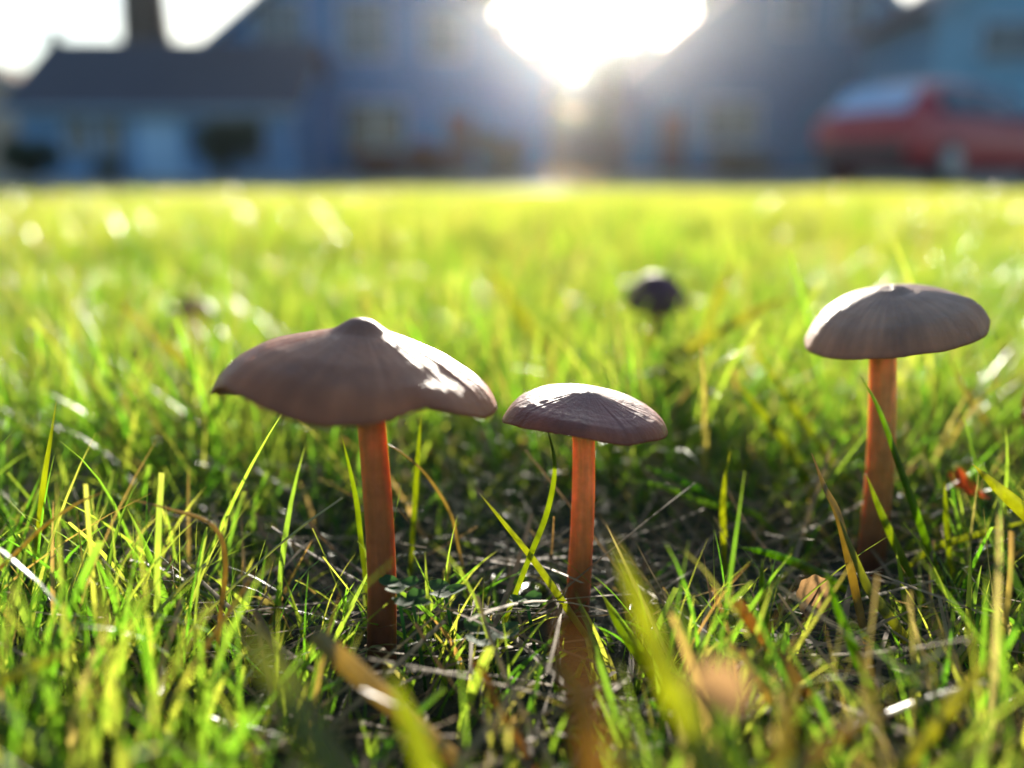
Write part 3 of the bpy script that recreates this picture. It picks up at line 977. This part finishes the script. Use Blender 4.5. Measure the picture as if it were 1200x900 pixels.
M['white_siding'] = siding('pale_blue_siding', (0.16, 0.32, 0.54), 0.15)
M['blue_siding'] = siding('blue_siding', (0.06, 0.20, 0.40), 0.15)
M['slate_siding'] = siding('slate_siding', (0.045, 0.14, 0.25), 0.15)
M['light_siding'] = siding('light_blue_siding', (0.17, 0.38, 0.52), 0.15)
M['tan_wall'] = siding('tan_siding', (0.50, 0.38, 0.28), 0.15)
M['shingle'] = simple('dark_shingles', (0.075, 0.07, 0.085), 0.9, 6, 0.4, bmp=0.5, bdist=0.02)
M['tan_shingle'] = simple('tan_shingles', (0.42, 0.30, 0.21), 0.9, 6, 0.3, bmp=0.5, bdist=0.02)
M['trim'] = simple('grey_blue_trim', (0.26, 0.36, 0.46), 0.6, 3, 0.08)
M['door'] = simple('garage_door_paint', (0.34, 0.52, 0.70), 0.55, 2, 0.08)
M['dark_door'] = simple('door_paint', (0.09, 0.05, 0.045), 0.5, 3, 0.2)
M['brick'] = simple('chimney_brick', (0.22, 0.10, 0.075), 0.9, 9, 0.35, bmp=0.5, bdist=0.01)


def glass_mat():
    m, nt, pb, out = new_mat('window_glass')
    pb.inputs['Base Color'].default_value = (0.03, 0.05, 0.07, 1)
    pb.inputs['Roughness'].default_value = 0.06
    pb.inputs['Specular IOR Level'].default_value = 0.5
    f = noise(nt, 1.5, 2)
    bump(nt, f, 0.05, 0.02, pb)
    return m


M['glass'] = glass_mat()


def window(parent, x0, x1, z0, z1, y, blind=None):
    """window on a wall facing -y at local y; frame, panes, sill are its pieces"""
    f = MB()
    t = 0.11
    f.box(x0 - t, x1 + t, y - 0.06, y + 0.05, z1, z1 + t)
    f.box(x0 - t, x0, y - 0.06, y + 0.05, z0, z1)
    f.box(x1, x1 + t, y - 0.06, y + 0.05, z0, z1)
    xm = 0.5 * (x0 + x1)
    f.box(xm - 0.03, xm + 0.03, y - 0.05, y + 0.04, z0, z1)
    w = f.build('window', M['trim'], parent)
    for a, b in ((x0, xm - 0.03), (xm + 0.03, x1)):
        MB().box(a, b, y - 0.025, y + 0.02, z0, z1).build('pane', blind or M['glass'], w)
    MB().box(x0 - 0.2, x1 + 0.2, y - 0.13, y + 0.05, z0 - 0.1, z0).build('sill', M['trim'], w)
    return w


def gable_front(name, xl, xr, ze, za, Y, depth, wall_m, roof_m, over=0.45, loc_y=0.0):
    """house whose gable faces the lawn; local origin at base middle of the gable"""
    xc = 0.5 * (xl + xr)
    root = empty(name, (xc, Y, 0))
    h = 0.5 * (xr - xl)
    MB().prism([(-h, 0, -0.2), (h, 0, -0.2), (h, 0, ze), (0, 0, za), (-h, 0, ze)], (0, depth, 0)).build('wall', wall_m, root)
    sl = Vector((h, 0, za - ze)).normalized()
    up = Vector((-sl.z, 0, sl.x)) * 0.02
    th_ = Vector((-sl.z, 0, sl.x)) * 0.22
    for sgn in (-1, 1):
        a = Vector((-h, 0, ze)) - sl * over + up
        b = Vector((0, 0, za)) + up + Vector((0, 0, 0.0))
        pts = [a, b, b + Vector((0, 0, 0.22 / max(0.2, sl.x))), a + th_]
        pts = [Vector((p.x * -sgn * 1.0, -over, p.z)) for p in pts]
        rf = MB().prism(pts, (0, depth + 2 * over, 0)).build('roof', roof_m, root)
        bp = [Vector((p.x, -over - 0.04, p.z)) for p in pts]
        MB().prism(bp, (0, 0.037, 0)).build('barge_board', M['trim'], rf)
    MB().box(-h - 0.03, h + 0.03, -0.03, depth + 0.03, -0.2, 0.4).build('foundation', M['concrete'], root)
    return root


def zpx(v, Y):
    return at(600, v, Y).z


YH = 35.0
# middle house: gable rising out of the picture
xl, xr = at(222, 200, YH).x, at(640, 200, YH).x
hm = gable_front('house', xl, xr, zpx(83, YH), zpx(-96, YH), YH, 11.0, M['blue_siding'], M['shingle'])
xo = hm.location.x
for (u0, u1, v0, v1) in ((300, 352, 66, 2), (400, 452, 66, 2), (498, 540, 66, 14)):
    window(hm, at(u0, 0, YH).x - xo, at(u1, 0, YH).x - xo, zpx(v0, YH), zpx(v1, YH), 0.0)
window(hm, at(400, 0, YH).x - xo, at(470, 0, YH).x - xo, zpx(172, YH), zpx(122, YH), 0.0)
d0, d1 = at(520, 0, YH).x - xo, at(553, 0, YH).x - xo
dr = MB().box(d0, d1, -0.07, 0.03, 0.41, 2.6).build('door', M['dark_door'], hm)
MB().tube([(d0 + 0.1, -0.15, 1.45), (d0 + 0.1, -0.07, 1.45)], 0.05, 8).build('handle', M['trim'], dr)
MB().box(1.6, 2.5, 5.0, 5.9, 7.0, 11.4).build('chimney', M['brick'], hm)
tag(hm, 'tall blue gabled house with upper windows beside the sun gap', 'house', 'houses along the street')

# right house
xl, xr = at(738, 200, YH).x, at(1135, 200, YH).x
hr = gable_front('house', xl, xr, zpx(88, YH), zpx(-90, YH), YH + 0.6, 11.0, M['slate_siding'], M['shingle'])
xo = hr.location.x
Y2 = YH + 0.6
for (u0, u1, v0, v1) in ((918, 946, 36, -14), (988, 1018, 36, -14)):
    window(hr, at(u0, 0, Y2).x - xo, at(u1, 0, Y2).x - xo, zpx(v0, Y2), zpx(v1, Y2), 0.0)
window(hr, at(835, 0, Y2).x - xo, at(895, 0, Y2).x - xo, zpx(165, Y2), zpx(120, Y2), 0.0)
d0, d1 = at(780, 0, Y2).x - xo, at(810, 0, Y2).x - xo
dr = MB().box(d0, d1, -0.07, 0.03, 0.41, 2.6).build('door', M['dark_door'], hr)
MB().tube([(d1 - 0.1, -0.15, 1.45), (d1 - 0.1, -0.07, 1.45)], 0.05, 8).build('handle', M['trim'], dr)
tag(hr, 'dark slate gabled house with two upper windows behind the red car', 'house', 'houses along the street')

# light blue house in front of it at the side
Y3 = 28.0
xl, xr = at(1080, 200, Y3).x, at(1440, 200, Y3).x
hl = gable_front('house', xl, xr, zpx(10, Y3), zpx(-130, Y3), Y3, 5.5, M['light_siding'], M['shingle'])
xo = hl.location.x
window(hl, at(1158, 0, Y3).x - xo, at(1222, 0, Y3).x - xo, zpx(68, Y3), zpx(28, Y3), 0.0)
window(hl, at(1110, 0, Y3).x - xo, at(1180, 0, Y3).x - xo, zpx(165, Y3), zpx(110, Y3), 0.0)
tag(hl, 'light blue two-storey house beside the dark slate one', 'house', 'houses along the street')

# low house with its roof slope facing the lawn
Y4 = 30.0
x0, x1 = at(28, 200, Y4).x, at(345, 200, Y4).x
ze, zr_ = zpx(122, Y4), 4.75
lo = empty('house', (0.5 * (x0 + x1), Y4, 0))
hw = 0.5 * (x1 - x0)
dp = 7.0
MB().prism([(-hw, 0, -0.2), (-hw, dp, -0.2), (-hw, dp, ze), (-hw, dp / 2, zr_), (-hw, 0, ze)], (2 * hw, 0, 0)).build('wall', M['white_siding'], lo)
for sgn in (0, 1):
    y0 = -0.5 if sgn == 0 else dp + 0.5
    sl = (zr_ - ze) / (dp / 2)
    zed = ze - 0.5 * sl + 0.02
    pts = [(-hw - 0.4, y0, zed), (-hw - 0.4, dp / 2, zr_ + 0.02), (-hw - 0.4, dp / 2, zr_ + 0.22), (-hw - 0.4, y0, zed + 0.18)]
    MB().prism(pts, (2 * hw + 0.8, 0, 0)).build('roof', M['shingle'], lo)
MB().box(-hw - 0.4, hw + 0.4, -0.6, -0.505, zed - 0.02, zed + 0.14).build('gutter', M['trim'], lo)
ga = at(148, 0, Y4).x - lo.location.x; gb = at(200, 0, Y4).x - lo.location.x
gd = MB().box(ga, gb, -0.08, 0.02, 0.02, 2.15).build('door', M['door'], lo)
for k in range(4):
    MB().box(ga + 0.1, gb - 0.1, -0.11, -0.075, 0.12 + 0.52 * k, 0.52 + 0.52 * k).build('panel', M['door'], gd)
for (u0, u1) in ((62, 88), (102, 128), (240, 300)):
    window(lo, at(u0, 0, Y4).x - lo.location.x, at(u1, 0, Y4).x - lo.location.x, zpx(180, Y4), zpx(140, Y4), 0.0, M['glass'])
tag(lo, 'low pale house with a dark shingled roof slope and panelled door', 'house', 'houses along the street')
# dish on the ridge
dpos = at(232, 60, Y4 + 3.2)
ds = empty('satellite_dish', (dpos.x, Y4 + 3.3, dpos.z - 0.45))
rings, seg = 6, 24
vv = [(0, 0.09, 0)]
ff = []
for j in range(1, rings + 1):
    r = 0.34 * j / rings
    for i in range(seg):
        a = 2 * math.pi * i / seg
        vv.append((r * math.cos(a), 0.09 - 0.09 * (j / rings) ** 2, r * math.sin(a)))
for i in range(seg):
    ff.append((0, 1 + i, 1 + (i + 1) % seg))
for j in range(rings - 1):
    for i in range(seg):
        q = (i + 1) % seg
        ff.append((1 + j * seg + i, 1 + (j + 1) * seg + i, 1 + (j + 1) * seg + q, 1 + j * seg + q))
me = bpy.data.meshes.new('dish'); me.from_pydata(vv, [], ff)
M['dish'] = simple('white_enamel', (0.78, 0.80, 0.80), 0.4, 5, 0.06)
do = link('dish', me, M['dish'], ds, True); do.location = (0, 0, 0.42)
so = do.modifiers.new('thickness', 'SOLIDIFY'); so.thickness = 0.02
MB().tube([(0, 0.12, 0.42), (0, 0.16, 0.2), (0, 0.16, -0.15)], 0.03, 8).build('mast', M['trim'], ds)
MB().tube([(0, 0.0, 0.14), (0, -0.3, 0.35)], 0.02, 8).build('receiver_arm', M['trim'], ds)
tag(ds, 'small pale round dish on the low dark roof ridge', 'dish')

# tan sunlit roof beyond it
Y5 = 44.0
tb = gable_front('house', at(-120, 0, Y5).x, at(78, 0, Y5).x, zpx(140, Y5), zpx(78, Y5), Y5, 8.0, M['tan_wall'], M['tan_shingle'])
tag(tb, 'tan house partly hidden behind the low pale house', 'house', 'houses along the street')

# ------------------------------------------------------------------ trees and shrubs
M['bark'] = simple('bark', (0.075, 0.055, 0.042), 0.95, 3.0, 0.45, bmp=1.0, bdist=0.06, stretch=(3, 3, 0.4))


def leaf_mat(name, d, t):
    m, nt, pb, out = new_mat(name)
    oi = N(nt, 'ShaderNodeNewGeometry')
    c = ramp(nt, oi.outputs['Random Per Island'], [(0, tuple(x * 0.7 for x in d)), (1, tuple(x * 1.25 for x in d))])
    nt.links.new(c, pb.inputs['Base Color'])
    pb.inputs['Roughness'].default_value = 0.5
    tr = N(nt, 'ShaderNodeBsdfTranslucent'); tr.inputs[0].default_value = (*t, 1)
    mx = N(nt, 'ShaderNodeMixShader'); mx.inputs[0].default_value = 0.35
    nt.links.new(pb.outputs[0], mx.inputs[1]); nt.links.new(tr.outputs[0], mx.inputs[2])
    nt.links.new(mx.outputs[0], out.inputs['Surface'])
    return m


M['evergreen'] = leaf_mat('evergreen_leaf', (0.030, 0.055, 0.032), (0.06, 0.11, 0.03))
M['hedge'] = leaf_mat('hedge_leaf', (0.05, 0.075, 0.05), (0.10, 0.14, 0.05))
M['russet'] = leaf_mat('russet_leaf', (0.13, 0.05, 0.03), (0.25, 0.08, 0.03))


def crown_mesh(name, clumps, count, size, seed):
    g = np.random.default_rng(seed)
    cs = np.array([c[:3] for c in clumps], float); rr = np.array([c[3:6] for c in clumps], float)
    idx = g.integers(0, len(clumps), count)
    d = g.normal(0, 1, (count, 3)); d /= np.linalg.norm(d, axis=1)[:, None]
    p = cs[idx] + d * rr[idx] * (g.uniform(0.15, 1.0, count)[:, None] ** 0.45)
    u = g.normal(0, 1, (count, 3)); u /= np.linalg.norm(u, axis=1)[:, None]
    w = np.cross(u, g.normal(0, 1, (count, 3))); w /= np.linalg.norm(w, axis=1)[:, None]
    s_ = size * g.uniform(0.6, 1.4, count)[:, None]
    V = np.stack((p - u * s_, p + w * s_ * 0.45, p + u * s_, p - w * s_ * 0.45), 1).reshape(-1, 3)
    F = np.arange(count * 4).reshape(-1, 4)
    return np_mesh(name, V, F, False)


def shrub(x, y, rx, ry, h, mat, seed, label, name='shrub', count=2600, size=0.09, group='shrubs before the houses', cat='shrub'):
    root = empty(name, (x, y, 0))
    g = random.Random(seed)
    cl_ = []
    for k in range(12):
        a = g.uniform(0, 6.28); q = g.uniform(0.1, 0.75)
        cl_.append((rx * q * math.cos(a), ry * q * math.sin(a), h * g.uniform(0.25, 0.8), rx * 0.38, ry * 0.38, h * 0.25))
    link('foliage', crown_mesh('foliage', cl_, count, size, seed), mat, root)
    st = MB()
    for k in range(5):
        a = g.uniform(0, 6.28)
        st.tube([(0.1 * math.cos(a), 0.1 * math.sin(a), -0.05), (rx * 0.25 * math.cos(a), ry * 0.25 * math.sin(a), h * 0.35), (rx * 0.5 * math.cos(a), ry * 0.5 * math.sin(a), h * 0.75)], [0.05, 0.035, 0.012], 6)
    st.build('branches', M['bark'], root, True)
    return tag(root, label, cat, group)


def sx(u, Y): return at(u, 200, Y).x


shrub(sx(30, 26), 26, 1.1, 0.8, 1.35, M['hedge'], 21, 'dark low bush before the low pale house at the drive')
shrub(sx(128, 29), 29, 0.5, 0.4, 0.8, M['hedge'], 22, 'small green bush in front of the low house door')
shrub(sx(265, 28), 28, 1.3, 0.8, 2.1, M['hedge'], 23, 'dark tall bush where the low house meets the blue one')
shrub(sx(440, 33.5), 33.5, 1.2, 0.8, 1.3, M['russet'], 24, 'russet bush under the blue house window')
shrub(sx(500, 33.5), 33.5, 1.0, 0.8, 1.5, M['russet'], 25, 'taller russet bush beside the blue house door')
shrub(sx(590, 33.2), 33.2, 1.3, 0.9, 1.9, M['hedge'], 26, 'dark green bush at the blue house corner')
shrub(sx(860, 33.6), 33.6, 1.5, 0.8, 1.2, M['hedge'], 27, 'dark low bush under the slate house window')


def tree(x, y, h, tr, cz, cr, mat, seed, label, count=9000, size=0.22, group='trees behind the houses', name='tree'):
    root = empty(name, (x, y, 0))
    g = random.Random(seed)
    tk = MB()
    pts = [(0, 0, -0.3), (0.02 * h, 0, h * 0.12), (0.01 * h, 0.01 * h, h * 0.35), (0.02 * h, 0, h * 0.65), (0, 0, h * 0.95)]
    tk.tube(pts, [tr * 1.35, tr * 1.0, tr * 0.82, tr * 0.5, tr * 0.12], 14)
    cl_ = []
    for k in range(16):
        a = g.uniform(0, 6.28); q = g.uniform(0.25, 0.85) * cr
        zz = cz + (h - cz) * g.uniform(0.05, 0.95)
        e = (q * math.cos(a), q * math.sin(a), zz)
        b = (0.015 * h, 0, max(cz * 0.8, zz - 0.25 * (h - cz) - 0.3))
        tk.tube([b, (e[0] * 0.55, e[1] * 0.55, 0.5 * (b[2] + zz) + 0.15), e], [tr * 0.34, tr * 0.2, tr * 0.05], 7)
        cl_.append((*e, cr * 0.36, cr * 0.36, (h - cz) * 0.16))
    tk.build('trunk', M['bark'], root, True)
    link('crown', crown_mesh('crown', cl_, count, size, seed), mat, root)
    return tag(root, label, 'tree', group)


tree(sx(178, 38.2), 38.2, 19.0, 1.2, 10.5, 5.0, M['evergreen'], 31, 'massive dark tree trunk rising behind the low pale house roof')
for (u, Y, h, cr, sd_, lb) in ((632, 41, 6.0, 1.6, 41, 'small dark tree beside the blue house in the sun gap'),
                               (688, 43, 6.3, 1.9, 42, 'round dark tree in the middle of the sun gap between the gabled houses'),
                               (742, 41, 6.1, 1.6, 43, 'small dark tree beside the slate house in the sun gap')):
    tree(sx(u, Y), Y, h, 0.14, 0.5, cr, M['hedge'], sd_, lb, 9000, 0.17)

tree(sx(856, 37.5), 37.5, 8.3, 0.16, 4.4, 1.5, M['hedge'], 44, 'taller dark tree over the slate house eave in the sun gap', 9000, 0.17)
tree(sx(560, 37.5), 37.5, 9.6, 0.16, 3.6, 1.6, M['hedge'], 45, 'taller dark tree over the blue house eave in the sun gap', 9000, 0.17)

# spruce tip behind the low roof
sp = empty('spruce_tree', (sx(80, 46), 46, 0))
MB().tube([(0, 0, -0.2), (0, 0, 4), (0, 0, zpx(34, 46))], [0.16, 0.1, 0.012], 8).build('trunk', M['bark'], sp, True)
zt = zpx(34, 46)
cl_ = []
for k in range(16):
    t = k / 15.0
    r = 0.30 + 1.25 * (1 - t) ** 1.1
    cl_.append((0, 0, 0.9 + (zt - 1.0) * t, r, r, 0.25))
link('crown', crown_mesh('crown', cl_, 5200, 0.13, 51), M['evergreen'], sp)
tag(sp, 'slim spruce whose tip shows above the low pale house roof', 'tree', 'trees behind the houses')

# board fence between the two gabled houses
fx0, fx1, fy = at(642, 0, 36.5).x, at(736, 0, 36.5).x, 36.5
fr = empty('board_fence', (fx0, fy, 0))
M['fence'] = simple('weathered_boards', (0.12, 0.085, 0.075), 0.85, 5, 0.3)
nb = int((fx1 - fx0) / 0.16)
bme = None
for k in range(nb):
    if bme is None:
        o = MB().box(0, 0.145, 0, 0.022, 0.05, 1.85).build('board', M['fence'], fr); bme = o.data
    else:
        o = bpy.data.objects.new('board', bme); col.objects.link(o); o.parent = fr
    o.location = (k * 0.16, 0, random.uniform(-0.02, 0.02))
for z in (0.45, 1.5):
    MB().box(0, fx1 - fx0, 0.024, 0.07, z, z + 0.09).build('rail', M['fence'], fr)
for k in range(3):
    xk = k * (fx1 - fx0 - 0.1) / 2
    MB().box(xk, xk + 0.1, 0.072, 0.17, -0.1, 1.9).build('post', M['fence'], fr)
tag(fr, 'weathered brown board fence closing the gap between the gabled houses', 'fence')

# ------------------------------------------------------------------ red car
def car_paint():
    m, nt, pb, out = new_mat('red_car_paint')
    pb.inputs['Base Color'].default_value = (0.42, 0.010, 0.022, 1)
    pb.inputs['Roughness'].default_value = 0.45
    pb.inputs['Coat Weight'].default_value = 0.25
    pb.inputs['Coat Roughness'].default_value = 0.05
    f = noise(nt, 2, 2)
    bump(nt, f, 0.03, 0.01, pb)
    return m


M['car_red'] = car_paint()
M['tyre'] = simple('tyre_rubber', (0.022, 0.022, 0.024), 0.85, 20, 0.2)
M['rim'] = simple('wheel_alloy', (0.5, 0.5, 0.52), 0.35, 4, 0.1, metal=1.0)
M['tail'] = simple('tail_lamp_plastic', (0.35, 0.01, 0.012), 0.2, 4, 0.1)
M['lamp'] = simple('headlamp_plastic', (0.6, 0.62, 0.65), 0.15, 4, 0.1)
M['bumper'] = simple('dark_plastic', (0.03, 0.03, 0.033), 0.6, 8, 0.2)

carp = at(925, 200, 13.2)
car = empty('car', (carp.x + 2.55, 13.9, 0.008), R(34))
# stations along the length: x, sill, belt, roof, half width low, half width at roof (rear at x = -2.15)
ST = [(-2.15, 0.42, 0.80, 0.84, 0.66, 0.60), (-2.10, 0.30, 0.88, 0.93, 0.78, 0.68), (-1.95, 0.26, 0.93, 1.08, 0.84, 0.66), (-1.62, 0.22, 0.94, 1.36, 0.87, 0.60),
      (-1.15, 0.20, 0.94, 1.45, 0.88, 0.60), (-0.4, 0.20, 0.93, 1.48, 0.885, 0.61), (0.25, 0.20, 0.92, 1.45, 0.885, 0.60),
      (0.75, 0.20, 0.91, 1.28, 0.88, 0.61), (1.12, 0.20, 0.90, 1.00, 0.87, 0.66), (1.5, 0.22, 0.84, 0.92, 0.85, 0.68),
      (1.9, 0.26, 0.74, 0.82, 0.80, 0.62), (2.12, 0.34, 0.62, 0.68, 0.68, 0.52), (2.18, 0.42, 0.56, 0.60, 0.56, 0.42)]
vv, ff = [], []
for (x, zs, zb, zr_, wl, wr) in ST:
    ring = [(0, zs), (wl * 0.9, zs), (wl, zs + 0.14), (wl * 1.01, 0.5 * (zs + zb)), (wl * 0.985, zb), (wr + 0.02, zb + 0.75 * (zr_ - zb)), (wr * 0.86, zr_), (0, zr_ + 0.03)]
    full = ring + [(-y, z) for (y, z) in ring[-2:0:-1]]
    vv += [(x, y, z) for (y, z) in full]
k = 14
for j in range(len(ST) - 1):
    for i in range(k):
        q = (i + 1) % k
        ff.append((j * k + i, j * k + q, (j + 1) * k + q, (j + 1) * k + i))
ff.append(tuple(range(k))); ff.append(tuple((len(ST) - 1) * k + i for i in range(k))[::-1])
me = bpy.data.meshes.new('body'); me.from_pydata(vv, [], ff)
bm = bmesh.new(); bm.from_mesh(me); bmesh.ops.recalc_face_normals(bm, faces=bm.faces); bm.to_mesh(me); bm.free()
body = link('body', me, M['car_red'], car, True)
ss = body.modifiers.new('subdivision', 'SUBSURF'); ss.levels = 2; ss.render_levels = 2


def pane(name, pts, mat, parent, th=0.02):
    pts = [Vector(p) for p in pts]
    nrm = (pts[1] - pts[0]).cross(pts[2] - pts[0]).normalized()
    return MB().prism([p - nrm * th for p in pts], nrm * 2 * th).build(name, mat, parent)


for sgn in (-1, 1):
    pane('side_window', [(-1.55, sgn * 0.845, 0.97), (-0.62, sgn * 0.86, 0.96), (-0.62, sgn * 0.665, 1.37), (-1.38, sgn * 0.665, 1.33)], M['glass'], body, 0.03)
    pane('side_window', [(-0.54, sgn * 0.86, 0.96), (0.86, sgn * 0.855, 0.94), (0.42, sgn * 0.675, 1.30), (-0.54, sgn * 0.665, 1.37)], M['glass'], body, 0.03)
    MB().box(0.72, 0.92, sgn * 0.98 - 0.09, sgn * 0.98 + 0.09, 0.92, 1.06).build('mirror', M['car_red'], body)
    pane('tail_lamp', [(-2.09, sgn * 0.52, 0.70), (-2.0, sgn * 0.83, 0.70), (-1.95, sgn * 0.82, 0.92), (-2.06, sgn * 0.52, 0.90)], M['tail'], body, 0.04)
    pane('headlight', [(2.08, sgn * 0.40, 0.56), (1.86, sgn * 0.76, 0.60), (1.80, sgn * 0.74, 0.76), (2.0, sgn * 0.42, 0.68)], M['lamp'], body, 0.04)
    for x in (-1.32, 1.32):
        wl = empty('wheel', (x, sgn * 0.80, 0.315)); wl.parent = car
        wb = MB().tube([(0, -0.105, 0), (0, -0.09, 0), (0, 0.09, 0), (0, 0.105, 0)], [0.285, 0.315, 0.315, 0.285], 28)
        wb.build('tyre', M['tyre'], wl, True)
        rb = MB().tube([(0, sgn * 0.10, 0), (0, sgn * 0.125, 0)], [0.205, 0.19], 20)
        for s_ in range(5):
            a = s_ * 2 * math.pi / 5
            rb.tube([(0, sgn * 0.128, 0), (0.17 * math.cos(a), sgn * 0.128, 0.17 * math.sin(a))], 0.022, 6)
        rb.build('rim', M['rim'], wl)
M['sky_glint'] = simple('sky_glint_glass', (0.36, 0.50, 0.66), 0.3, 6, 0.15)  # pale blue painted in for bright sky reflected by the rear glass
pane('rear_window', [(-2.00, -0.60, 1.00), (-2.00, 0.60, 1.00), (-1.68, 0.54, 1.34), (-1.68, -0.54, 1.34)], M['sky_glint'], body, 0.035)
pane('windscreen', [(1.10, -0.64, 0.98), (1.10, 0.64, 0.98), (0.52, 0.57, 1.37), (0.52, -0.57, 1.37)], M['glass'], body, 0.03)
MB().box(-2.19, -2.06, -0.70, 0.70, 0.36, 0.58).build('bumper', M['bumper'], car)
MB().box(2.06, 2.20, -0.56, 0.56, 0.34, 0.48).build('bumper', M['bumper'], car)
tag(car, 'red hatchback parked on the street before the slate and light blue houses', 'car')

# ------------------------------------------------------------------ scattering volume added to imitate lens glare round the sun
hz = MB().box(-80, 80, -12, 90, -1.0, 24.0).build('glare', None)
hm_ = bpy.data.materials.new('glare'); hm_.use_nodes = True
ht = hm_.node_tree
ht.nodes.remove(ht.nodes['Principled BSDF'])
pv = ht.nodes.new('ShaderNodeVolumePrincipled')
pv.inputs['Color'].default_value = (0.93, 0.95, 0.98, 1)
pv.inputs['Density'].default_value = 0.00030
pv.inputs['Anisotropy'].default_value = 0.88
ht.links.new(pv.outputs[0], ht.nodes['Material Output'].inputs['Volume'])
hz.data.materials.append(hm_)
tag(hz, 'thin pale sunlit haze volume added for the lens veil round the sun', 'glare', kind='stuff')
